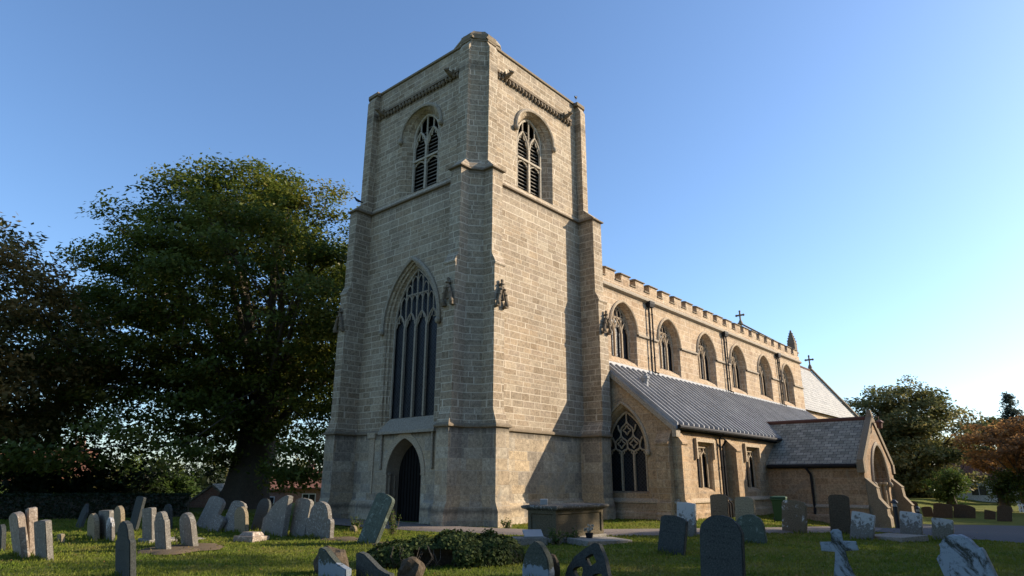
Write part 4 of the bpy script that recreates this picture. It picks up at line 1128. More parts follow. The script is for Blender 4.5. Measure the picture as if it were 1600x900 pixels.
STONES = [
(-12.92,-0.12,0.78,0.90,-4,-16,0.14,'seg','pink','pale lichened headstone leaning left, at the far left edge of the graves'),
(-12.76,0.05,0.32,0.97,-3,-11,0.16,'flat','pink','narrow upright headstone seen almost edge on, behind the two leftmost pale stones'),
(-12.74,-0.98,0.71,0.75,-3,-12,0.12,'flat','grey','low square topped grey headstone, rightmost of the three pale stones at far left'),
(-12.83,2.03,0.60,0.54,-2,-8,0.1,'round','slate','dark headstone cut by the left edge of the photo'),
(-11.41,3.07,0.32,0.21,-3,-9,0.1,'flat','tan','tiny footstone standing alone in the grass at left'),
(-9.25,8.98,0.57,0.75,3,10,0.09,'point','slate','bluish slab leaning right against the dark hedge at left'),
(-10.63,3.04,0.76,0.67,-3,-9,0.12,'round','tan','brown headstone with rounded top, left one of the huddle of three at left'),
(-10.40,2.79,0.78,0.76,-3,-9,0.12,'flat','grey','square grey headstone in the middle of the huddle of three at left'),
(-9.75,3.86,0.67,0.82,-3,-8,0.12,'round','tan','round topped headstone with sunlit edge, tallest of the huddle of three at left'),
(-10.50,2.35,0.36,0.60,-3,-9,0.1,'shoulder','crust','short white crusted headstone half hidden behind the dark front stone at left'),
(-12.63,-5.05,0.80,0.88,-3,-8,0.1,'shoulder','slate','blackish green headstone standing nearest at left, cut by the bottom edge'),
(-8.67,5.86,0.72,1.02,2,5,0.1,'flat','slate','tall dark slab leaning right in front of the dark hedge'),
(-9.95,1.25,0.60,0.85,-3,-8,0.13,'flat','grey','upright square headstone of grey stone with bright sunlit right edge'),
(-10.48,-0.90,0.51,0.85,-4,-10,0.13,'shoulder','grey','shouldered headstone with notched bright edge, beside the upright square grey stone'),
(-7.48,6.26,0.59,0.76,-3,-7,0.1,'round','slate','dark round topped headstone in shade behind the notched one'),
(-9.74,-0.64,0.71,0.79,-5,-12,0.14,'round','grey','round shouldered grey headstone on bare earth, alone left of the leaning slabs'),
(-6.74,5.05,1.10,1.04,9,18,0.12,'seg','grey','tall grey slab leaning hard to the right before the beech trunk'),
(-7.10,3.83,0.68,0.49,10,20,0.12,'seg','mottle','short pale blotched slab leaning right under the tall leaning one'),
(-6.88,3.22,0.90,0.93,8,16,0.12,'seg','mottle','mottled slab leaning right at the foot of the beech trunk'),
(-6.86,2.48,0.69,0.76,-4,-7,0.12,'round','tan','small brown round topped headstone with a sunlit rim, before the beech trunk'),
(-5.90,3.35,0.64,0.97,5,9,0.1,'round','slate','black looking headstone in shade behind the largest leaning slab'),
(-6.58,0.82,1.42,1.13,2,3,0.16,'ogee','grey','broadest grey slab with curved top leaning right, left of the tower'),
(-6.33,0.24,0.73,1.03,3,5,0.14,'seg','grey','round cornered slab leaning right, between the broadest slab and the shouldered one'),
(-6.29,-1.01,1.26,0.96,-0,-1,0.14,'shoulder','mottle','wide shouldered slab with crusted face, right end of the leaning row by the tower'),
(-6.38,-3.07,0.79,1.26,12,16,0.12,'seg','algae','green stained headstone leaning steeply right in front of the tower door'),
(-4.03,1.00,0.33,0.16,-2,-3,0.1,'round','tan','tiny rounded footstone at the tower foot left of the door'),
(-10.48,-7.71,0.80,0.48,-3,-4,0.12,'ogeel','algaewhite','foreground headstone with sloping top and white lichen below, left of the ivy'),
(-10.13,-8.29,0.81,0.42,-2,-3,0.12,'ogeel','slate','foreground dark headstone with curved sloping top, touching the left end of the ivy'),
(-8.55,-10.22,0.57,0.58,0,0,0.14,'gothic','algaewhite','foreground pointed headstone with white lichen streaks, right of the ivy'),
(-3.07,-9.67,0.64,0.79,8,4,0.12,'seg','slate','dark low headstone with pale base, right of the chest tomb'),
(1.50,-7.73,0.57,0.93,3,1,0.12,'flat','crust','white lichen covered square headstone in front of the aisle corner'),
(2.66,-8.27,0.56,1.16,1,1,0.1,'seg','brown','brown headstone with slightly arched top, behind the big round topped one'),
(-7.30,-12.74,0.66,1.04,3,1,0.1,'round','slate','big dark round topped headstone in the foreground'),
(2.51,-9.12,0.59,1.10,2,1,0.12,'seg','tan','tan carved headstone between the brown one and the green bin'),
(0.52,-10.18,0.77,0.71,-5,-2,0.1,'round','algae','greenish round topped headstone leaning left beside the big dark one'),
(4.79,-9.80,0.74,0.98,5,2,0.12,'seg','brownwhite','brown headstone with one white lichen splash, in front of the porch wall'),
(5.47,-10.89,0.59,1.15,3,1,0.1,'seg','darkbrown','dark brown headstone tall against the porch wall, behind the stone cross'),
(3.67,-11.89,0.58,0.72,11,3,0.12,'flat','crust','white crusted square headstone at the porch corner'),
(5.35,-12.77,0.55,0.70,7,1,0.12,'flat','crust','white crusted square headstone between the two lamp posts'),
(4.74,-13.61,0.49,0.58,6,1,0.12,'flat','crustdark','low square headstone with white speckled top beside the tarmac drive'),
(35.74,-7.25,0.49,0.74,8,2,0.12,'round','darkbrown','far brown headstone just right of the porch'),
(31.46,-8.85,0.55,0.59,-4,-1,0.12,'seg','darkbrown','far low headstone with sloping side right of the second lamp post'),
(30.53,-9.94,0.98,0.83,9,1,0.15,'seg','darkbrown','far wide brown headstone under the chestnut, left of a pair'),
(31.52,-10.95,1.09,0.76,9,1,0.15,'seg','darkbrown','far wide brown headstone under the copper tree, right of a pair'),
(30.67,-11.99,0.52,0.49,10,1,0.15,'flat','darkbrown','far small square headstone near the white house'),
(28.22,-12.95,0.65,0.82,10,1,0.15,'seg','darkbrown','far dark headstone nearest the low fence at right'),

]
GRAVES = []
for (x, y, w, h, lean, tilt, t, pr, mt, lab) in STONES:
    o = solid('headstone', outline(pr, w, h), t, M[HMAT.get(mt, mt)], jitter=.006)
    yy = y + w / 2
    o.location = (x + t / 2, yy, float(gz(x, yy)) - .02)
    o.rotation_euler = (R(lean), R(tilt), R(random.uniform(-5, 5)))
    tag(o, lab, 'headstone', 'headstones in the churchyard')
    GRAVES.append((x, yy, w))
def ground_at(x, y): return float(gz(x, y))
# pale leaning stone cut by the lower right edge
o = solid('headstone', outline('shoulder', .66, .80), .12, M['bluewhite'], jitter=.01)
o.location = (-4.70, -15.20, -.04); o.rotation_euler = (R(-13), R(-6), R(-8))
tag(o, 'pale blue white headstone leaning left in the foreground at lower right', 'headstone', 'headstones in the churchyard')
# stone cross
cx = [(-.36, -.3), (.36, -.3), (.33, .02), (.23, .07), (.14, .22), (.09, .42), (.07, .55), (.24, .56), (.25, .68), (.08, .69), (.07, .82), (.04, .86), (-.04, .86), (-.07, .83), (-.08, .69), (-.25, .68), (-.26, .56), (-.08, .55), (-.10, .40), (-.15, .22), (-.26, .09), (-.35, .03)]
o = solid('stone_cross', cx, .13, M['bluewhite'], .012, .008)
o.location = (-6.1, -13.78, -.03); o.rotation_euler = (R(-3), R(2), R(16))
tag(o, 'low stone cross blotched with white lichen in the foreground', 'cross')
# pierced gothic fragment
mb = MB()
fr = lambda u, v, d: (d, u, v)
outl = [(-.36, -.3), (.38, -.3), (.38, .1), (.3, .3), (.16, .47), (.02, .6), (-.05, .6), (-.2, .42), (-.32, .2), (-.37, .02)]
hol = [foil(.02, .33, .10, 4, .25, 20), foil(-.16, .1, .10, 3, .22, 18), foil(.18, .1, .10, 3, .22, 18)]
mb.panel(fr, outl, hol, -.08); mb.panel(fr, outl, hol, .08); mb.ring(fr, outl, -.08, outl, .08)
for h_ in hol: mb.ring(fr, h_, -.08, h_, .08)
o = mb.build('pierced_stone', M['hslate'], bevel=.01)
o.location = (-7.85, -10.45, -.03); o.rotation_euler = (R(14), R(8), R(12))
tag(o, 'pierced gothic stone fragment with round openings, leaning in the foreground grass', 'carved stone')
# chest tomb
tomb = tag(empty('chest_tomb', (-3.05, -6.15, 0), R(1)), 'long stone chest tomb with panelled sides and heavy lid, on the lawn before the tower', 'tomb')
TL, TW_ = 2.25, .92
mb = MB(); mb.box((-.06, -.06, -.3), (TL + .06, TW_ + .06, .1)); mb.build('tomb_base', M['ledger'], tomb, bevel=.015)
mb = MB()
def pan(f, L_, z0, z1, n, mg=.1, dep=.035):
    wp = (L_ - mg * (n + 1)) / n
    hs_ = [rect(mg + i * (wp + mg), mg + i * (wp + mg) + wp, z0 + .07, z1 - .08) for i in range(n)]
    mb.panel(f, rect(0, L_, z0, z1), hs_, 0)
    for h_ in hs_:
        c_ = [(h_[0][0] + .02, h_[0][1] + .02), (h_[1][0] - .02, h_[1][1] + .02), (h_[2][0] - .02, h_[2][1] - .02), (h_[3][0] + .02, h_[3][1] - .02)]
        mb.ring(f, h_, 0, c_, dep); mb.panel(f, c_, [], dep)
pan(lambda u, v, d: (u, d, v), TL, .1, .76, 1); pan(lambda u, v, d: (d, u, v), TW_, .1, .76, 1)
pan(lambda u, v, d: (u, TW_ - d, v), TL, .1, .76, 1); pan(lambda u, v, d: (TL - d, u, v), TW_, .1, .76, 1)
mb.build('tomb_body', M['tomb'], tomb)
mb = MB()
def rr_(e, z): return [(-e, -e, z), (TL + e, -e, z), (TL + e, TW_ + e, z), (-e, TW_ + e, z)]
mb.loft([rr_(.01, .755), rr_(.03, .78), rr_(.1, .80), rr_(.13, .83), rr_(.13, .87), rr_(.08, .89), rr_(-.1, .905)])
mb.build('tomb_lid', M['tomblid'], tomb)
o = MB(); o.box((-.15, -.1, 0), (.15, .1, .15)); o = o.build('stone_block', M['cream'], bevel=.015); o.location = (-2.86, -5.62, .897); o.rotation_euler[2] = R(38)
tag(o, 'small pale stone block standing on the end of the tomb lid', 'stone block')
# desk tablet on a rough base, beside the tomb
tb = tag(empty('memorial_tablet', (-3.75, -5.85, 0), R(-40)), 'small white sloping memorial tablet on a rough stone base at the foot of the tomb', 'memorial')
mb = MB(); mb.box((-.42, -.22, -.15), (.42, .25, .16)); mb.build('base_stone', M['ledger'], tb, bevel=.02)
mb = MB(); mb.loft([[(-.16, -.2, .15), (.32, -.2, .15), (.32, .14, .29), (-.16, .14, .29)], [(-.16, -.215, .19), (.32, -.215, .19), (.32, .125, .335), (-.16, .125, .335)]]); mb.build('tablet', M['cream'], tb, bevel=.006)
# ledgers lying in the grass
def ledger(x, y, w, l, z, rz, tx, lab):
    mb = MB(); mb.box((-l / 2, -w / 2, -.1), (l / 2, w / 2, .05)); o = mb.build('ledger_stone', M['ledger'], bevel=.018)
    o.location = (x, y, ground_at(x, y) + z); o.rotation_euler = (R(tx), R(2), R(rz))
    tag(o, lab, 'grave slab', 'grave slabs lying in the grass')
ledger(-2.1, -6.85, .75, 1.7, .03, -8, 3, 'flat grave slab in the grass at the front of the chest tomb')
ledger(4.1, -12.35, .8, 1.5, .06, 50, -4, 'flat grave slab lying beside the white crusted stone at the porch corner')
ledger(-9.3, 1.6, .6, 1.5, .0, 5, 2, 'flat slab on the earth at the foot of the upright square grey stone')
# stepped plinth of a lost cross
mb = MB(); mb.box((-.32, -.32, -.2), (.32, .32, .09)); mb.loft([[(-.24, -.24, .09), (.24, -.24, .09), (.24, .24, .09), (-.24, .24, .09)], [(-.17, -.17, .19), (.17, -.17, .19), (.17, .17, .19), (-.17, .17, .19)]])
o = mb.build('stepped_plinth', M['pink'], bevel=.015); o.location = (-7.8, .35, 0); o.rotation_euler = (0, R(2), R(20))
tag(o, 'small stepped stone plinth alone in the grass before the leaning slabs', 'plinth')
# broken lump of stone
def rock(name, loc, r, mat, lab, seed, cat='stone'):
    rs = random.Random(seed); bm = bmesh.new(); bmesh.ops.create_icosphere(bm, subdivisions=3, radius=1)
    from mathutils import noise as mn
    for v in bm.verts:
        k = 1 + .38 * mn.noise(v.co * 1.3 + Vector((seed, 0, 0))) + .12 * mn.noise(v.co * 4)
        v.co = Vector((v.co.x * r[0] * k, v.co.y * r[1] * k, v.co.z * r[2] * k))
    me = bpy.data.meshes.new(name); bm.to_mesh(me); bm.free(); uvs(me); me.materials.append(mat)
    o = bpy.data.objects.new(name, me); SC.collection.objects.link(o); o.location = loc; o.rotation_euler[2] = R(rs.uniform(0, 360))
    return tag(o, lab, cat)
rock('broken_stone', (-10.0, -6.55, .12), (.34, .26, .27), M['darkbrown'], 'broken lump of dark stone behind the sloping foreground headstone', 3)
rock('broken_stone', (-9.45, -8.05, .05), (.2, .22, .24), M['darkbrown'], 'jagged stone stump wedged between two foreground headstones', 5)
rock('broken_stone', (-8.15, -9.9, .08), (.16, .2, .3), M['darkbrown'], 'dark stump of stone just behind the pointed foreground headstone', 9)
# flower pot
fp = tag(empty('flower_pot', (-2.25, -6.62, .06)), 'small dark pot with withered flowers on the slab before the tomb', 'flower pot')
mb = MB(); mb.lathe((0, 0, 0), [(.07, 0), (.1, .12), (.11, .16), (.02, .165)], 12); mb.build('pot', M['iron'], fp)
mb = MB(); rr = random.Random(4)
for k in range(22):
    a = rr.uniform(0, 6.28); r_ = rr.uniform(.02, .14); p = (r_ * math.cos(a), r_ * math.sin(a), .16 + rr.uniform(.05, .2))
    mb.tube([(0, 0, .14), p], .006, 4); mb.blob(p, .028, 1)
mb.build('flowers', M['trim_pale'], fp)

# ------------------------------------------------------------------ bin, lamp posts
bn = tag(empty('wheelie_bin', (13.0, -6.15, ground_at(13, -6.15) - .01), R(14)), 'dark green wheeled bin standing against the porch wall by the aisle', 'bin')
mb = MB()
def rb(hx, hy, z, dx=0): return [(-hx + dx, -hy, z), (hx + dx, -hy, z), (hx + dx, hy, z), (-hx + dx, hy, z)]
mb.loft([rb(.25, .22, .06, .03), rb(.34, .28, .92), rb(.37, .31, .93), rb(.37, .31, 1.0)])
mb.build('body', M['bin'], bn, bevel=.02)
mb = MB(); mb.loft([rb(.39, .33, 1.003), rb(.39, .33, 1.03), rb(.36, .3, 1.07), rb(.2, .18, 1.1)]); mb.tube([(.42, -.2, 1.02), (.42, .2, 1.02)], .02, 8); mb.build('lid', M['bin'], bn, bevel=.01)
for s_ in (-1, 1):
    mb = MB(); mb.tube([(.27, s_ * .27, .1), (.27, s_ * .31, .1)], .1, 14); mb.build('wheel', M['iron'], bn)
def lamp_post(x, y, lab):
    t = tag(empty('lamp_post', (x, y, ground_at(x, y))), lab, 'lamp post', 'short lamp posts by the porch path')
    mb = MB(); mb.lathe((0, 0, 0), [(.11, 0), (.11, .05), (.085, .07), (.085, .74), (.1, .76), (.02, .77)], 12); mb.build('post', M['iron'], t)
    mb = MB(); mb.lathe((0, 0, .762), [(.07, 0), (.075, .1), (.02, .105)], 12); mb.build('lamp_glass', M['cream'], t)
    mb = MB(); mb.lathe((0, 0, .865), [(.125, 0), (.12, .03), (.07, .1), (.02, .125)], 12); mb.build('lamp_cap', M['iron'], t)
lamp_post(9.5, -11.35, 'short black lamp post at the front of the porch, the nearer one')
lamp_post(17.6, -10.55, 'short black lamp post across the drive, further from the porch')

# birds
def bird(loc, rz, lab, s=1.0):
    bm = bmesh.new()
    me = bpy.data.meshes.new('bird')
    pts = [(0, 0, .13, .06), (.07, 0, .16, .055), (.12, 0, .21, .038), (.15, 0, .25, .036), (-.09, 0, .10, .04), (-.2, 0, .07, .018)]
    mb = MB()
    order = [pts[5], pts[4], pts[0], pts[1], pts[2], pts[3]]
    mb.tube([(p[0] * s, p[1], p[2] * s) for p in order], [p[3] * s for p in order], 10)
    mb.blob((.16 * s, 0, .26 * s), (.042 * s, .036 * s, .036 * s), 2)
    mb.tube([(.19 * s, 0, .26 * s), (.24 * s, 0, .245 * s)], [.014 * s, .003], 6)
    for q_ in (-1, 1): mb.tube([(.01, q_ * .025 * s, .09 * s), (.02, q_ * .03 * s, -.005)], .008 * s, 5)
    bm.free()
    o = mb.build('bird', M['iron'], smooth=True); o.location = loc; o.rotation_euler[2] = rz
    return tag(o, lab, 'bird', 'birds perched on the tower')
bird((7.2, -.05, 20.5), R(20), 'dark bird perched on the right top corner of the tower', 1.15)
bird((-.55, 7.3, 14.15), R(150), 'dark bird perched on the left ledge below the belfry', 1.1)
# ------------------------------------------------------------------ foliage
def leaf_mat(name, c0, c1, c2, tr=.46, rough=.5):
    """c0..c2 run over the leaf tints stored in the mesh"""
    t = NT(name)
    at = t.n('Attribute', attribute_name='tint')
    col = t.ramp(at.outputs['Fac'], [(0, c0), (.5, c1), (1, c2)])
    d = t.n('BsdfDiffuse'); tl = t.n('BsdfTranslucent'); g = t.n('BsdfGlossy'); m1 = t.n('MixShader'); m2 = t.n('MixShader')
    m1.inputs[0].default_value = tr; m2.inputs[0].default_value = .02
    g.inputs['Roughness'].default_value = rough
    t.t.links.new(col, d.inputs[0]); t.t.links.new(col, tl.inputs[0])
    t.t.links.new(d.outputs[0], m1.inputs[1]); t.t.links.new(tl.outputs[0], m1.inputs[2])
    t.t.links.new(m1.outputs[0], m2.inputs[1]); t.t.links.new(g.outputs[0], m2.inputs[2])
    t.t.links.new(m2.outputs[0], t.t.nodes['Material Output'].inputs[0])
    return t.m
M['bark'] = plain_stone('bark', (.055, .045, .034), (.11, .09, .065), 5, b=.8)
M['bark_pale'] = plain_stone('pale_bark', (.10, .075, .05), (.17, .13, .09), 5, b=.8)  # paler bark colour, used for weed stems
M['beech'] = leaf_mat('beech_leaves', (.062, .088, .014), (.115, .14, .02), (.235, .20, .036))
M['chestnut'] = leaf_mat('chestnut_leaves', (.075, .085, .025), (.18, .14, .045), (.36, .20, .06))
M['chestnut_green'] = leaf_mat('olive_leaves', (.075, .09, .028), (.17, .165, .055), (.31, .24, .085))
M['copper'] = leaf_mat('copper_leaves', (.10, .065, .03), (.29, .15, .055), (.45, .27, .10))
M['green'] = leaf_mat('fresh_leaves', (.035, .065, .012), (.07, .11, .02), (.13, .15, .03))
M['lime'] = leaf_mat('lime_leaves', (.10, .13, .02), (.17, .19, .03), (.24, .24, .05))
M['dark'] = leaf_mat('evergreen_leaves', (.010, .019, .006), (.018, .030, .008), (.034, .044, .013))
M['ivy'] = leaf_mat('ivy_leaves', (.020, .032, .006), (.042, .062, .010), (.085, .105, .022), .2, .8)
M['fir'] = leaf_mat('fir_needles', (.06, .08, .065), (.10, .12, .09), (.15, .165, .12))

def leaf_mesh(name, P, N, size, tint, mat, parent=None, aspect=.55):
    """P centres, N normals, size per leaf: a bent diamond leaf each"""
    n = len(P)
    if n == 0: return
    N = N / np.maximum(np.linalg.norm(N, axis=1, keepdims=True), 1e-9)
    a = RNG.normal(size=(n, 3)); a -= N * (a * N).sum(1, keepdims=True); a /= np.maximum(np.linalg.norm(a, axis=1, keepdims=True), 1e-9)
    b = np.cross(N, a)
    s = size[:, None]
    v = np.stack([P - a * s, P + b * s * aspect - N * s * .15, P + a * s, P - b * s * aspect - N * s * .15], 1).reshape(-1, 3)
    me = bpy.data.meshes.new(name)
    me.vertices.add(n * 4); me.loops.add(n * 4); me.polygons.add(n)
    me.vertices.foreach_set('co', v.astype(np.float32).ravel())
    me.loops.foreach_set('vertex_index', np.arange(n * 4, dtype=np.int32))
    me.polygons.foreach_set('loop_start', np.arange(0, n * 4, 4, dtype=np.int32))
    me.update(calc_edges=True)
    at = me.attributes.new('tint', 'FLOAT', 'POINT')
    at.data.foreach_set('value', np.repeat(np.clip(tint, 0, 1), 4).astype(np.float32))
    me.materials.append(mat)
    o = bpy.data.objects.new(name, me); SC.collection.objects.link(o)
    if parent is not None: o.parent = parent
    return o

def crown_clumps(rs, n, rx, ry, rz, shape, inner=.35):
    """clump centres in the crown: mostly towards its outside; shape(z in -1..1) scales the width"""
    out = []
    while len(out) < n:
        v = rs.normal(size=3); v /= np.linalg.norm(v)
        r = (inner + (1 - inner) * rs.random() ** .55)
        z = v[2] * r
        k = shape(z)
        lob = 1 + .13 * math.sin(3 * math.atan2(v[1], v[0]) + 4 * z + n) + .08 * math.sin(7 * math.atan2(v[1], v[0]) - 6 * z)
        out.append((v[0] * r * rx * k * lob, v[1] * r * ry * k * lob, z * rz * (1 + .06 * math.sin(5 * math.atan2(v[1], v[0]))), r))
    return np.array(out)

def tree(name, label, loc, crown_c, rx, ry, rz, mat, trunk_r, trunk_h, n_cl, n_lf, leaf, cl_r=(1.0, 1.8), flat=.38, shape=lambda z: math.sqrt(max(.02, 1 - .35 * z * z)), droop=0, seed=1, group=None, limbs=26, bark='bark', tint_b=0, cat='tree', inner=.35, lean=(0, 0), extra=()):
    rs = np.random.default_rng(seed)
    t = tag(empty(name, loc), label, cat, group)
    C = crown_clumps(rs, n_cl, rx, ry, rz, shape, inner)
    cc = np.array(crown_c)
    if len(extra): C = np.concatenate([C, np.array([(*(np.array(q_) - cc), 1) for q_ in extra])])
    cen = C[:, :3] + cc
    out = C[:, :3] / np.array([rx, ry, rz])
    P, N, S, T = [], [], [], []
    for c, o_, r in zip(cen, out, C[:, 3]):
        k = rs.uniform(*cl_r)
        m = int(n_lf * k * k / (np.mean(cl_r) ** 2))
        p = np.clip(rs.normal(size=(m, 3)), -1.7, 1.7) * np.array([k * .5, k * .5, k * .5 * flat])
        d = np.hypot(p[:, 0], p[:, 1])
        ax = np.array([o_[0], o_[1], 0]); 
        p[:, 2] += (p[:, 0] * ax[0] + p[:, 1] * ax[1]) * (.25 - droop) - droop * d * .3
        P.append(c + p)
        nn = rs.normal(size=(m, 3)) * .55 + np.array([0, 0, 1.0]) + np.array([o_[0], o_[1], o_[2] * .6]) * .55
        N.append(nn)
        S.append(leaf * rs.uniform(.6, 1.25, m))
        T.append(np.clip(rs.normal(.42 + tint_b, .16, m) + rs.normal(0, .17), 0, 1))
    P = np.concatenate(P); N = np.concatenate(N); S = np.concatenate(S); T = np.concatenate(T)
    leaf_mesh('crown', P, N, S, T, M[mat], t)
    mb = MB()
    base = Vector((0, 0, -.4)); top = Vector((lean[0], lean[1], trunk_h))
    fl = 12
    rings = []
    for z, k in ((-.4, 1.7), (.1, 1.45), (.5, 1.15), (1.2, 1.0), (trunk_h * .6, .9), (trunk_h, .8)):
        f_ = max(0, z) / trunk_h
        rings.append([(lean[0] * f_ + trunk_r * k * (1 + .1 * math.sin(a * 5 + z) + .06 * math.sin(a * 3)) * math.cos(a), lean[1] * f_ + trunk_r * k * (1 + .1 * math.sin(a * 5 + z)) * math.sin(a), z) for a in [2 * math.pi * q_ / 18 for q_ in range(18)]])
    mb.loft(rings)
    # limbs fork from the trunk and reach the clumps
    idx = rs.permutation(len(cen))[:limbs * 6]
    mains = []
    for i in idx[:limbs]:
        e = Vector(cen[i]); z0 = rs.uniform(.55, 1.0) * trunk_h
        s_ = Vector((lean[0] * z0 / trunk_h, lean[1] * z0 / trunk_h, z0))
        m1 = s_.lerp(e, .35) + Vector((0, 0, .12 * (e - s_).length)) + Vector(rs.normal(0, .25, 3))
        m2 = s_.lerp(e, .7) + Vector((0, 0, .10 * (e - s_).length)) + Vector(rs.normal(0, .3, 3))
        r0 = trunk_r * rs.uniform(.18, .32)
        pts = [s_, m1, m2, e]
        mb.tube(pts, [r0, r0 * .62, r0 * .34, r0 * .1], 7)
        mains.append(pts)
    for i in idx[limbs:]:
        e = Vector(cen[i]); best = min(mains, key=lambda q_: min((q_[2] - e).length, (q_[1] - e).length))
        s_ = best[2] if (best[2] - e).length < (best[1] - e).length else best[1]
        mm = s_.lerp(e, .5) + Vector(rs.normal(0, .2, 3)) + Vector((0, 0, .2))
        r0 = trunk_r * .05 + .015
        mb.tube([s_, mm, e], [r0, r0 * .6, r0 * .2], 5)
    mb.build('trunk', M[bark], t, smooth=True)
    return t

def bush(name, label, loc, r, mat, n, leaf, seed, group=None, cat='bush', tint_b=0, core=True):
    rs = np.random.default_rng(seed)
    t = tag(empty(name, loc), label, cat, group)
    v = rs.normal(size=(n, 3)); v /= np.linalg.norm(v, axis=1, keepdims=True)
    v[:, 2] = np.abs(v[:, 2])
    ph = np.arctan2(v[:, 1], v[:, 0])
    k = (.55 + .45 * rs.random(n) ** .4) * (1 + .13 * np.sin(3 * ph + seed) + .09 * np.sin(7 * ph + 5 * v[:, 2]) + .1 * np.sin(9 * v[:, 2] + 2 * ph))
    P = v * k[:, None] * np.array(r)
    leaf_mesh('foliage', P, v + rs.normal(size=(n, 3)) * .6 + np.array([0, 0, .4]), leaf * rs.uniform(.6, 1.3, n), np.clip(rs.normal(.45 + tint_b, .2, n) + .2 * np.sin(4 * ph + 6 * v[:, 2]), 0, 1), M[mat], t)
    mb = MB()
    for q_ in range(7):
        a = rs.uniform(0, 6.28); e = Vector((math.cos(a) * r[0] * .6, math.sin(a) * r[1] * .6, r[2] * rs.uniform(.5, .85)))
        mb.tube([(0, 0, -.2), tuple(e * .5 + Vector((0, 0, .1))), tuple(e)], [.08, .05, .015], 5)
    mb.build('stem', M['bark'], t)
    return t

# the great beech behind the leaning slabs
tree('beech_tree', 'huge dark beech with spreading limbs and thick trunk, left of the tower', (1.9, 19.6, -.1), (-1.2, .6, 11.5), 9.6, 9.2, 8.9, 'beech', 1.2, 5.2,
     1000, 175, .128, (.75, 1.5), .38, shape=lambda z: (1.02 if z < 0 else math.sqrt(max(.03, 1 - .55 * z * z))) * (1 - .25 * max(0, -z - .6)), droop=.16, seed=5, limbs=40, inner=.42, lean=(.5, .1), extra=[(-1.0, -4.6, 2.2), (-1.25, -4.96, 2.54), (-2.09, -7.21, 2.05), (-1.15, -5.62, 1.8), (-1.97, -7.41, 3.14), (-1.04, -6.17, 1.48), (-0.06, -5.1, 1.94), (0.01, -4.97, 1.96), (-0.01, -5.45, 3.27), (0.25, -5.05, 3.17), (-0.93, -7.77, 2.04), (-0.84, -7.34, 3.8), (0.0, -6.96, 1.85), (-0.31, -7.32, 2.65), (0.11, -7.24, 2.95), (0.47, -6.64, 3.36), (1.42, -5.93, 2.83), (1.48, -5.87, 2.58), (-10.96, 0.68, 2.38), (-11.45, -3.45, 2.75), (-9.96, 0.32, 2.38), (-9.92, -1.73, 2.23), (-9.97, -3.57, 2.69), (-8.93, -1.98, 2.45), (-9.37, -4.51, 3.77), (-7.24, -0.33, 2.45), (-7.29, -1.3, 4.62), (-7.68, -4.61, 3.53), (-6.13, -1.88, 4.07), (-6.68, -5.55, 2.33), (-6.24, -5.72, 3.02), (-5.11, -4.65, 2.81)])
# autumn-tinted chestnut at the left edge
tree('chestnut_tree', 'chestnut with rusty autumn crown at the left edge, beside the dark beech', (-12.2, 21.5, -.1), (-.3, 0, 7.6), 6.4, 6.2, 6.3, 'chestnut', .55, 3.0,
     260, 170, .135, (.8, 1.5), .5, droop=.15, seed=8, limbs=24, inner=.3)
tree('chestnut_tree', 'second chestnut showing between the far left edge and the beech, in deep shade', (-6.5, 29, -1), (0, 0, 6.6), 5.6, 5.0, 5.6, 'beech', .5, 2.8,
     130, 150, .15, (.9, 1.8), .5, droop=.2, seed=12, limbs=18, tint_b=-.2)
# right of the porch
tree('chestnut_tree', 'rounded olive brown chestnut rising behind the porch gable', (66, -2.5, -.6), (-1.0, .6, 6.6), 7.2, 6.6, 6.4, 'chestnut_green', .55, 2.6, 340, 135, .20, (.9, 1.7), .5,
     shape=lambda z: (1.06 if z < 0 else math.sqrt(max(.03, 1 - .6 * z * z))), droop=.1, seed=21, limbs=24, inner=.3)
tree('copper_tree', 'spreading copper leaved tree in front of the white cottage at right', (45.5, -12.6, -.5), (.6, -1.2, 4.5), 4.6, 4.9, 2.3, 'copper', .3, 2.4, 190, 110, .13, (.6, 1.1), .35, droop=0, seed=31, limbs=22, bark='bark', inner=.25)
tree('green_tree', 'low tree with fresh green lower leaves, under the olive chestnut', (52, -7.0, -.5), (0, 0, 1.75), 1.35, 1.35, 1.35, 'green', .3, 1.2, 46, 90, .12, (.5, .9), .6, seed=33, limbs=10, inner=.3)
tree('green_tree', 'leafy green sprouting trunk before the white cottage', (44.0, -11.4, -.5), (0, 0, 1.8), .75, 1.1, 1.25, 'green', .28, 1.4, 30, 90, .11, (.4, .8), .7, seed=34, limbs=8, inner=.2)
tree('green_tree', 'dull green tree in the gap between the olive chestnut and the copper tree', (82, -8.5, -.8), (0, 0, 6.4), 4.6, 4.6, 3.4, 'chestnut_green', .3, 3.0, 110, 90, .24, (.8, 1.5), .5, seed=35, limbs=12, tint_b=-.1)
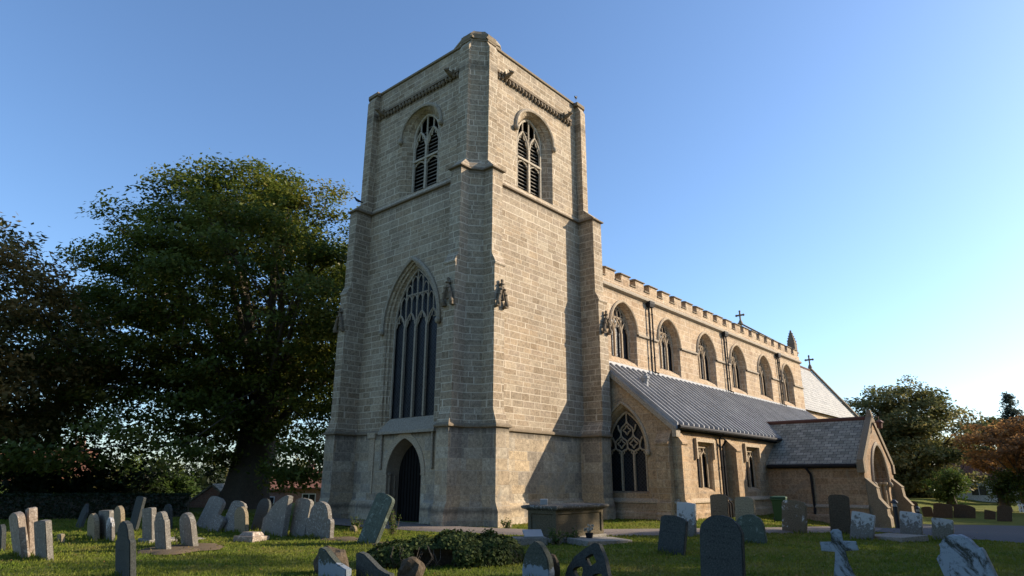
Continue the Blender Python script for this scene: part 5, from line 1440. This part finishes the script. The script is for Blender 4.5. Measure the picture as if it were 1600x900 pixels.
def fir(name, label, loc, h, r, seed):
    rs = np.random.default_rng(seed); t = tag(empty(name, loc), label, 'tree')
    P, N, S, T = [], [], [], []
    mb = MB(); mb.tube([(0, 0, -.3), (0, 0, h * .5), (0, 0, h)], [.22, .14, .03], 8)
    z = h * .12
    while z < h * .99:
        rr = r * (1 - z / h) ** .85 + .12
        nb = 9
        for k in range(nb):
            a = 2 * math.pi * k / nb + rs.uniform(-.3, .3); L_ = rr * rs.uniform(.65, 1.1)
            zb = min(h * .985, z + rs.uniform(-.03, .03) * h)
            e = Vector((math.cos(a) * L_, math.sin(a) * L_, zb + L_ * rs.uniform(-.1, .25)))
            mb.tube([(0, 0, zb), tuple(e)], [.03, .008], 4)
            m = int(14 + 46 * L_)
            u = rs.random(m) ** .7
            p = np.outer(u, np.array(e) - np.array([0, 0, zb])) + np.array([0, 0, zb]) + rs.normal(size=(m, 3)) * np.array([.16, .16, .15]) - np.outer(u * u, [0, 0, .12])
            P.append(p); N.append(rs.normal(size=(m, 3)) * .5 + [0, 0, 1]); S.append(np.full(m, .13) * rs.uniform(.6, 1.3, m)); T.append(rs.normal(.5, .2, m))
        z += h * .042
    leaf_mesh('crown', np.concatenate(P), np.concatenate(N), np.concatenate(S), np.concatenate(T), M['fir'], t)
    mb.build('trunk', M['bark'], t)
fir('fir_tree', 'pointed blue green fir standing behind the copper tree at right', (66, -11.5, -.8), 11.2, 3.2, 41)

# trees along the lane beyond the right edge of the photo; their shade lies over the front lawn, joined by unseen added ones
SHADE = [((18.5, -26.5), 15.5, 5.0, 51), ((26.0, -27.2), 12.8, 4.6, 52), ((33.2, -27.0), 11.2, 4.4, 53), ((40.5, -27.6), 10.4, 4.2, 54), ((10.0, -30.5), 11.2, 4.6, 55), ((-1.0, -27.5), 12.5, 5.2, 56), ((-11.5, -29.5), 12.5, 5.4, 57), ((4.5, -26.0), 13.0, 5.0, 58), ((-6.5, -25.5), 13.5, 4.6, 59), ((-17.0, -26.5), 13.0, 4.8, 60), ((-25.5, -24.0), 12.5, 4.8, 61), ((47.0, -27.0), 11.0, 4.2, 62), ((54.5, -28.5), 11.5, 4.6, 63)]  # those around the camera are unseen, added to block sky over the foreground
SHADE_LAB = ['tallest of the leafy trees along the lane right of the churchyard', 'leafy tree along the lane, second from the near end', 'leafy tree along the lane, third from the near end', 'leafy tree along the lane, fourth from the near end', 'leafy tree along the lane, before the tallest one', 'broad leafy tree added to block sky, behind the camera to the right', 'broad leafy tree added to block sky, straight behind the camera', 'tall leafy tree added to block sky, unseen beside the road mouth', 'tall leafy tree added to block sky, just behind the camera to the right', 'leafy tree added to block sky, close behind the camera', 'leafy tree added to block sky, behind the camera to the left', 'leafy tree along the lane, last but one at the far end', 'leafy tree at the far end of the row along the lane']
for ((x, y), h, r, sd), lb in zip(SHADE, SHADE_LAB):
    tree('lane_tree', lb, (x, y, -.4), (0, 0, h * .56), r, r, h * .46, 'green', .35, h * .3, 120, 200, .22, (1.0, 1.7), .5, seed=sd, limbs=12, inner=.3, group='trees along the lane')

# bushes and hedge beyond the churchyard on the left
bush('bush', 'dense round dark green bush beside the little brick outhouse', (1.2, 27.5, -1.3), (2.3, 1.9, 3.1), 'green', 5200, .13, 61, 'bushes beyond the hedge', tint_b=-.28)
bush('bush', 'sunlit green bush showing over the dark hedge', (-3.3, 33.5, -1.5), (2.6, 2.0, 3.1), 'green', 4200, .15, 62, 'bushes beyond the hedge', tint_b=.05)
bush('bush', 'bright lime green shrub just left of the beech trunk', (7.2, 43.5, -1.7), (2.2, 1.8, 4.6), 'lime', 3200, .17, 63, 'bushes beyond the hedge')
bush('bush', 'pale sunlit bush over the hedge at the left, under the chestnut', (-7.5, 38.5, -1.6), (3.4, 2.2, 3.4), 'green', 4600, .17, 64, 'bushes beyond the hedge', tint_b=.12)
bush('bush', 'tall willowy green bush behind the round dark one', (3.8, 40.0, -1.7), (2.8, 2.4, 5.3), 'green', 5000, .17, 65, 'bushes beyond the hedge', tint_b=.1)
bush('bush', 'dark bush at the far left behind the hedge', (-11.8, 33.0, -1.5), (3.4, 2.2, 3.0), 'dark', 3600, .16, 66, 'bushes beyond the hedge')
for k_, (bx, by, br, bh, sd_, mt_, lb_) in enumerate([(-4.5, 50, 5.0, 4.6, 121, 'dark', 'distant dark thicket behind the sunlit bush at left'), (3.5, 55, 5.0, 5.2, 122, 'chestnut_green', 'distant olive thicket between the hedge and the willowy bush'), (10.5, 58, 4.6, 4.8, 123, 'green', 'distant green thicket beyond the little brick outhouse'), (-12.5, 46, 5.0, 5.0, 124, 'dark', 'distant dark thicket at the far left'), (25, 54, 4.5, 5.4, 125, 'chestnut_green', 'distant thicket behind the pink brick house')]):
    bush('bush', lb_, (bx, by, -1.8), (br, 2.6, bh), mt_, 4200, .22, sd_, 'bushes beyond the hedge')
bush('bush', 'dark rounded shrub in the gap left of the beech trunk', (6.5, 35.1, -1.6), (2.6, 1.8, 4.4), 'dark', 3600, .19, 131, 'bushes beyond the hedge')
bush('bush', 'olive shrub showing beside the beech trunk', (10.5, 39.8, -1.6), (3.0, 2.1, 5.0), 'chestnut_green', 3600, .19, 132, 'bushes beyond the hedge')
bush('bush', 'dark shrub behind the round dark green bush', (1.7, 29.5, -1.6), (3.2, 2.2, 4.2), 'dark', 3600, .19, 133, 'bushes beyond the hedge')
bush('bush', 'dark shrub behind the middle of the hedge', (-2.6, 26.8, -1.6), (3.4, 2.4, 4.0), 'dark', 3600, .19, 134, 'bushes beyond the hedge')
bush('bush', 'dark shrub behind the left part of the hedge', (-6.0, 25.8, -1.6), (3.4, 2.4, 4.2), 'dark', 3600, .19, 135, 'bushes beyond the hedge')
# ivy smothering an old tomb in the foreground
iv = tag(empty('ivy_mound', (-7.7, -7.0, 0), R(-38)), 'dark glossy ivy smothering an old tomb in the foreground grass', 'ivy')
rs = np.random.default_rng(77)
mb = MB(); mb.box((-.7, -.36, -.2), (1.0, .36, .2)); mb.box((-.76, -.42, .202), (1.06, .42, .27)); mb.build('buried_tomb', M['darkbrown'], iv)
n = 36000; hx = 1.5
u = rs.uniform(-1, 1, n); ang = rs.uniform(0, math.pi, n)
prof = .42 + .12 * u + .035 * np.sin(u * 7 + 1) + .025 * np.sin(u * 13) + .03 * np.sin(u * 21 + 2)
endk = np.sqrt(np.clip(1 - np.abs(u) ** 3.2, .02, 1))
wid = (.88 + .10 * np.sin(u * 5) + .06 * np.sin(u * 11)) * endk
k = 1 - .25 * rs.random(n) ** 2
P = np.stack([u * hx, np.cos(ang) * wid * k, np.sin(ang) ** .7 * prof * endk * k * (1 + .12 * np.sin(ang * 6 + u * 9)) + .02], 1)
P += rs.normal(size=(n, 3)) * .03
Nn = np.stack([u * .4, np.cos(ang), np.sin(ang) + .25], 1) + rs.normal(size=(n, 3)) * .55
hol = (P[:, 1] < -.2) & (np.abs(P[:, 0] + .3) < .34 + .1 * rs.random(n)) & (P[:, 2] < .3)   # a hollow where the ivy hangs clear of the tomb
P, Nn = P[~hol], Nn[~hol]; m = len(P)
leaf_mesh('foliage', P, Nn, .030 * rs.uniform(.6, 1.4, m), np.clip(rs.normal(.42, .24, m), 0, 1), M['ivy'], iv, .8)
mb = MB()
for q_ in range(46):
    a = rs.uniform(-1.4, 1.4); y0 = -.86 * math.sqrt(max(.05, 1 - abs(a / 1.5) ** 3)); z0 = rs.uniform(.2, .36)
    mb.tube([(a, y0 * .75, z0), (a + rs.uniform(-.1, .1), y0 - .02, z0 * .5), (a + rs.uniform(-.15, .15), y0 - .06, .0)], [.006, .005, .004], 4)
mb.build('stem', M['bark'], iv)
# weeds at the tower foot and among the stones
def weed(loc, h, n, seed, lab):
    rs = np.random.default_rng(seed); t = tag(empty('weed', loc), lab, 'weed', 'tall weeds by the tower')
    P, N = [], []; mb = MB()
    for k in range(n):
        a = rs.uniform(0, 6.28); r_ = rs.uniform(.05, .28); hh = h * rs.uniform(.45, 1)
        e = np.array([math.cos(a) * r_, math.sin(a) * r_, hh]); mb.tube([(e[0] * .4, e[1] * .4, -.05), tuple(e * [.8, .8, .55]), tuple(e)], [.008, .006, .003], 4)
        m = 26; uu = rs.random(m)
        P.append(np.outer(uu, e) + rs.normal(size=(m, 3)) * .035); N.append(rs.normal(size=(m, 3)) + [0, 0, .6])
    P = np.concatenate(P); leaf_mesh('foliage', P, np.concatenate(N), .035 * rs.uniform(.6, 1.5, len(P)), rs.normal(.6, .2, len(P)), M['green'], t, .45); mb.build('stem', M['bark_pale'], t)
weed((-3.95, -.75, 0), .72, 11, 81, 'tall weed between the leaning green stone and the tower door')
weed((-3.6, 1.6, 0), .45, 9, 82, 'weeds left of the tiny footstone at the tower foot')
weed((-9.6, .35, 0), .35, 9, 83, 'low weeds at the foot of the upright grey stones at left')
weed((-3.4, -6.4, 0), .42, 10, 84, 'weeds growing at the corner of the chest tomb')
weed((-2.7, -6.35, 0), .35, 10, 85, 'low weeds along the front of the chest tomb')
weed((-.1, -1.9, 0), .3, 8, 86, 'weeds at the sunlit corner of the tower plinth')

# ------------------------------------------------------------------ wall, houses
A2, B2 = np.array([-17.5, 20.6]), np.array([-4.1, 12.9])
hd = tag(empty('hedge', (float(A2[0]), float(A2[1]), 0), math.atan2(B2[1] - A2[1], B2[0] - A2[0])), 'low clipped dark hedge with level top in deep shade at the left edge', 'hedge')
HL = float(np.linalg.norm(B2 - A2)); rs = np.random.default_rng(101); n = 16000
hu = rs.uniform(0, HL, n); sd = rs.random(n)
Ph = np.where((sd < .35)[:, None], np.stack([hu, rs.uniform(-.45, .45, n), .90 + .03 * rs.normal(size=n)], 1), np.stack([hu, np.where(sd < .85, -.45, .45) + .05 * rs.normal(size=n), rs.uniform(-.1, .93, n)], 1))
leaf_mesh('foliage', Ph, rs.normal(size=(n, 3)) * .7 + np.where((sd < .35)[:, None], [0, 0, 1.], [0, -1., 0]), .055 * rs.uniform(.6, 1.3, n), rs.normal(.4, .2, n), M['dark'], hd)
mb = MB()
for k in range(int(HL / .5)): mb.tube([(k * .5 + .2, .0, -.2), (k * .5 + .25, .05, .5), (k * .5 + .2, -.1, .85)], [.04, .03, .01], 5)
mb.box((0, -.36, -.1), (HL, .36, .84)); mb.build('stem', M['bark'], hd)

def house(name, label, c, rz, L_, Wd, he, hr, wall, roof, wins=(), doors=(), chim=(), z0=-1.8, group=None):
    """gabled house; local x along the ridge, front at -y. wins/doors: (face, u, v, w, h) with face S(-y) or W(-x)"""
    t = tag(empty(name, (c[0], c[1], z0), rz), label, 'house', group)
    mb = MB()
    mb.loft([[(-L_ / 2, -Wd / 2, -.5), (L_ / 2, -Wd / 2, -.5), (L_ / 2, Wd / 2, -.5), (-L_ / 2, Wd / 2, -.5)], [(-L_ / 2, -Wd / 2, he), (L_ / 2, -Wd / 2, he), (L_ / 2, Wd / 2, he), (-L_ / 2, Wd / 2, he)]])
    for s_ in (-1, 1): mb.loft([[(s_ * L_ / 2, -Wd / 2, he), (s_ * (L_ / 2 - .25), -Wd / 2, he), (s_ * (L_ / 2 - .25), Wd / 2, he), (s_ * L_ / 2, Wd / 2, he)], [(s_ * L_ / 2, -.01, hr), (s_ * (L_ / 2 - .25), -.01, hr), (s_ * (L_ / 2 - .25), .01, hr), (s_ * L_ / 2, .01, hr)]])
    mb.build('wall', M[wall], t)
    rf = MB(); k = (hr - he) / (Wd / 2)
    for s_ in (-1, 1):
        e = Wd / 2 + .3
        rf.loft([[(-L_ / 2 - .2, s_ * e, he - .3 * k), (L_ / 2 + .2, s_ * e, he - .3 * k), (L_ / 2 + .2, 0, hr + .02), (-L_ / 2 - .2, 0, hr + .02)], [(-L_ / 2 - .2, s_ * e, he - .3 * k + .12), (L_ / 2 + .2, s_ * e, he - .3 * k + .12), (L_ / 2 + .2, 0, hr + .15), (-L_ / 2 - .2, 0, hr + .15)]])
    ro = rf.build('roof', M[roof], t)
    for u in chim:
        cm = MB(); cm.box((u - .4, -.3, hr - .5), (u + .4, .3, hr + .9)); cm.box((u - .46, -.36, hr + .9), (u + .46, .36, hr + 1.0))
        for q_ in (-.2, .2): cm.lathe((u + q_, 0, hr + 1.0), [(.12, 0), (.1, .35), (.02, .36)], 8)
        cm.build('chimney', M['brick'], ro)
    for kind, lst in (('window', wins), ('door', doors)):
        for face, u, v, w, h in lst:
            f = (lambda a, b, d: (a, -Wd / 2 + d, b)) if face == 'S' else (lambda a, b, d: (-L_ / 2 + d, a, b))
            fr_ = MB(); o_ = rect(u - w / 2, u + w / 2, v, v + h)
            hs_ = [rect(u - w / 2 + .07, u - .03, v + .07, v + h - .07), rect(u + .03, u + w / 2 - .07, v + .07, v + h - .07)] if kind == 'window' else [rect(u - w / 2 + .06, u + w / 2 - .06, v, v + h - .06)]
            if kind == 'window':
                plate(fr_, f, o_, hs_, -.03, .04); fr_.ring(f, o_, -.03, o_, .0)
                wo = fr_.build('window', M['white'], t)
                gl = MB(); gl.panel(f, o_, [], -.005); gl.build('pane', M['window_dark'], wo)
            else:
                fr_.prism(o_, f, -.05, .02); fr_.build('door', M['white'], t)
    return t
house('brick_outhouse', 'little brick outhouse with a pale gable, left of the beech trunk', (2.9, 24.2), R(-133), 4.6, 2.6, 1.75, 2.75, 'brick', 'slate', doors=[('S', .9, 0, .9, 1.6)], z0=-1.6)
house('brick_house', 'pink brick house with white garage door seen between beech trunk and tower', (18.5, 46), R(-48), 9.5, 6, 2.9, 4.3, 'brick', 'pantile', wins=[('S', 3.0, 1.0, 1.4, 1.2), ('S', .6, 1.0, 1.2, 1.2)], doors=[('S', -2.4, 0, 2.2, 2.1)], chim=(3.5,), z0=-2.2)
house('brick_house', 'red brick house with white framed window touching the left edge of the tower', (18.6, 36.5), R(-48), 6, 6, 2.9, 4.2, 'brick', 'pantile', wins=[('S', -.9, 1.1, 1.2, 1.3), ('S', 1.5, 1.1, 1.2, 1.3)], z0=-2.0)
house('brick_house', 'red roofed cottage glimpsed through the leaves over the dark hedge', (1.2, 57), R(-20), 8, 6, 3.4, 6.2, 'brick', 'pantile', wins=[('S', -2, .9, 1.2, 1.2), ('S', 2, .9, 1.2, 1.2)], chim=(2.6,), z0=-2.0)
house('white_cottage', 'long white rendered cottage with orange roof at the right edge', (75.5, -10.5), R(-84), 15, 6, 2.9, 5.4, 'render', 'pantile', wins=[('S', -4, 1.0, 1.5, 1.1), ('S', 0.5, 1.0, 1.3, 1.1), ('S', 4.2, 1.0, 1.3, 1.1)], doors=[('S', 2.4, 0, .95, 2.0)], chim=(-5,), z0=-.9)
house('white_cottage', 'grey white cottage with small dark window just right of the porch', (84, 3.2), R(-84), 8, 6, 2.8, 5.0, 'render', 'slate', wins=[('S', 2.6, 1.0, 1.2, 1.1), ('S', -.6, 1.0, 1.2, 1.1)], z0=-.9)
# low picket fence at the right edge
fe = tag(empty('picket_fence', (41.0, -12.4, -.5), R(-82)), 'low white picket fence by the lane at the right edge', 'fence')
mb = MB()
for k in range(28): mb.box((k * .16, -.012, .05), (k * .16 + .09, .012, .62))
mb.build('pickets', M['white'], fe)
mb = MB()
for z in (.18, .48): mb.box((-.05, .013, z), (4.5, .05, z + .07))
mb.build('rails', M['white'], fe)

# fallen leaves on the lawn
rs = np.random.default_rng(91)
nf = 2600
fx = np.concatenate([rs.uniform(-14, 0, nf // 2), rs.uniform(-12, 10, nf // 2)]); fy = np.concatenate([rs.uniform(-3, 10, nf // 2), rs.uniform(-14, -3, nf // 2)])
okf = ~((fx > -.2) & (fy > -.2))
fx, fy = fx[okf], fy[okf]
FP = np.stack([fx, fy, gz(fx, fy) + .03 + .02 * rs.random(len(fx))], 1)
fl_ = leaf_mesh('fallen_leaves', FP, rs.normal(size=(len(fx), 3)) * .35 + [0, 0, 1], .028 * rs.uniform(.6, 1.4, len(fx)), rs.random(len(fx)), M['chestnut'])
tag(fl_, kind='stuff')
# ------------------------------------------------------------------ bare earth and grass
def patch(name, x, y, rx, ry, seed):
    rs = random.Random(seed); mb = MB(); n = 26; rings = []
    ph = [rs.uniform(0, 6.28) for _ in range(3)]
    for k, z in ((1, -.03), (.85, .012), (.4, .02)):
        rings.append([(x + rx * k * (1 + .18 * math.sin(3 * a + ph[0]) + .1 * math.sin(7 * a + ph[1])) * math.cos(a), y + ry * k * (1 + .18 * math.sin(3 * a + ph[0]) + .1 * math.sin(5 * a + ph[2])) * math.sin(a), z + ground_at(x, y)) for a in [2 * math.pi * i / n for i in range(n)]])
    mb.loft(rings, False, True)
    tag(mb.build(name, M['soil'], smooth=True), kind='structure')
for i, (x, y, a, b) in enumerate([(-9.8, -.4, .9, .75), (-10.35, -.9, .7, .6), (-6.0, -1.2, .5, .7), (-6.1, -3.2, .5, .6)]): patch('earth', x, y, a, b, i)

def in_path(X_, Y_):
    d = np.full(X_.shape, 99.)
    for a, b in zip(PATH_C[:-1], PATH_C[1:]):
        a, b = np.array(a), np.array(b); ab = b - a
        t_ = np.clip(((X_ - a[0]) * ab[0] + (Y_ - a[1]) * ab[1]) / (ab @ ab), 0, 1)
        d = np.minimum(d, np.hypot(X_ - a[0] - t_ * ab[0], Y_ - a[1] - t_ * ab[1]))
    m = d < 1.0 + .08 * np.sin(X_ * 9) + .05 * np.sin(Y_ * 14)
    rd = (X_ > 8.2 - (-9.6 - Y_) * .5) & (X_ < 21.4 + (-9.6 - Y_) * .6) & (Y_ < -9.6)
    return m | rd
rs = np.random.default_rng(5)
NB = 230000
dist = 7 + 30 * rs.random(NB) ** 1.25
az = YAW + rs.uniform(-R(46), R(46), NB)
X_ = CAM_POS.x + dist * np.cos(az); Y_ = CAM_POS.y + dist * np.sin(az)
bad = in_path(X_, Y_) | ((X_ > -.3) & (X_ < 8.2) & (Y_ > -.3)) | ((X_ > 8.0) & (Y_ > -4.0)) | ((X_ > 18.1) & (X_ < 25.2) & (Y_ > -8.6))
for (x, y, a, b) in [(-9.8, -.4, .8, .65), (-10.35, -.9, .6, .5), (-6.0, -1.2, .4, .6), (-6.1, -3.2, .4, .5)]:
    bad |= (((X_ - x) / a) ** 2 + ((Y_ - y) / b) ** 2 < 1) & (rs.random(NB) < .6)
X_, Y_, dist = X_[~bad], Y_[~bad], dist[~bad]; nb = len(X_)
tuft = .6 + .5 * np.sin(X_ * 2.3 + np.sin(Y_ * 1.7) * 2) * np.sin(Y_ * 2.9 + .4)
near = np.zeros(nb)
for (x, y, w) in GRAVES: near = np.maximum(near, np.exp(-(((X_ - x - .05) / .22) ** 2 + ((Y_ - y) / (w * .55)) ** 2)))
H = (.018 + .022 * rs.random(nb) * (1 + .5 * tuft)) * (1 + 2.6 * near) * (1 + .012 * dist)
Wb = .006 + .0008 * dist
a = rs.uniform(0, 2 * np.pi, nb); le = rs.normal(0, .45, (nb, 2)) * H[:, None]
Zg = gz(X_, Y_) + (np.sin(X_ * 1.7 + 1.3 * np.sin(Y_ * .9)) * np.sin(Y_ * 1.9 + X_ * .6) * .014 + np.sin(X_ * .5 + .3) * np.sin(Y_ * .43) * .03) - .04
b0 = np.stack([X_ - np.cos(a) * Wb, Y_ - np.sin(a) * Wb, Zg], 1); b1 = np.stack([X_ + np.cos(a) * Wb, Y_ + np.sin(a) * Wb, Zg], 1)
tp = np.stack([X_ + le[:, 0], Y_ + le[:, 1], Zg + H + .012], 1)
v = np.stack([b0, b1, tp], 1).reshape(-1, 3)
me = bpy.data.meshes.new('grass')
me.vertices.add(nb * 3); me.loops.add(nb * 3); me.polygons.add(nb)
me.vertices.foreach_set('co', v.astype(np.float32).ravel())
me.loops.foreach_set('vertex_index', np.arange(nb * 3, dtype=np.int32))
me.polygons.foreach_set('loop_start', np.arange(0, nb * 3, 3, dtype=np.int32))
me.update(calc_edges=True)
me.materials.append(M['blade'])
grass = bpy.data.objects.new('grass', me); SC.collection.objects.link(grass)
tag(grass, kind='stuff')
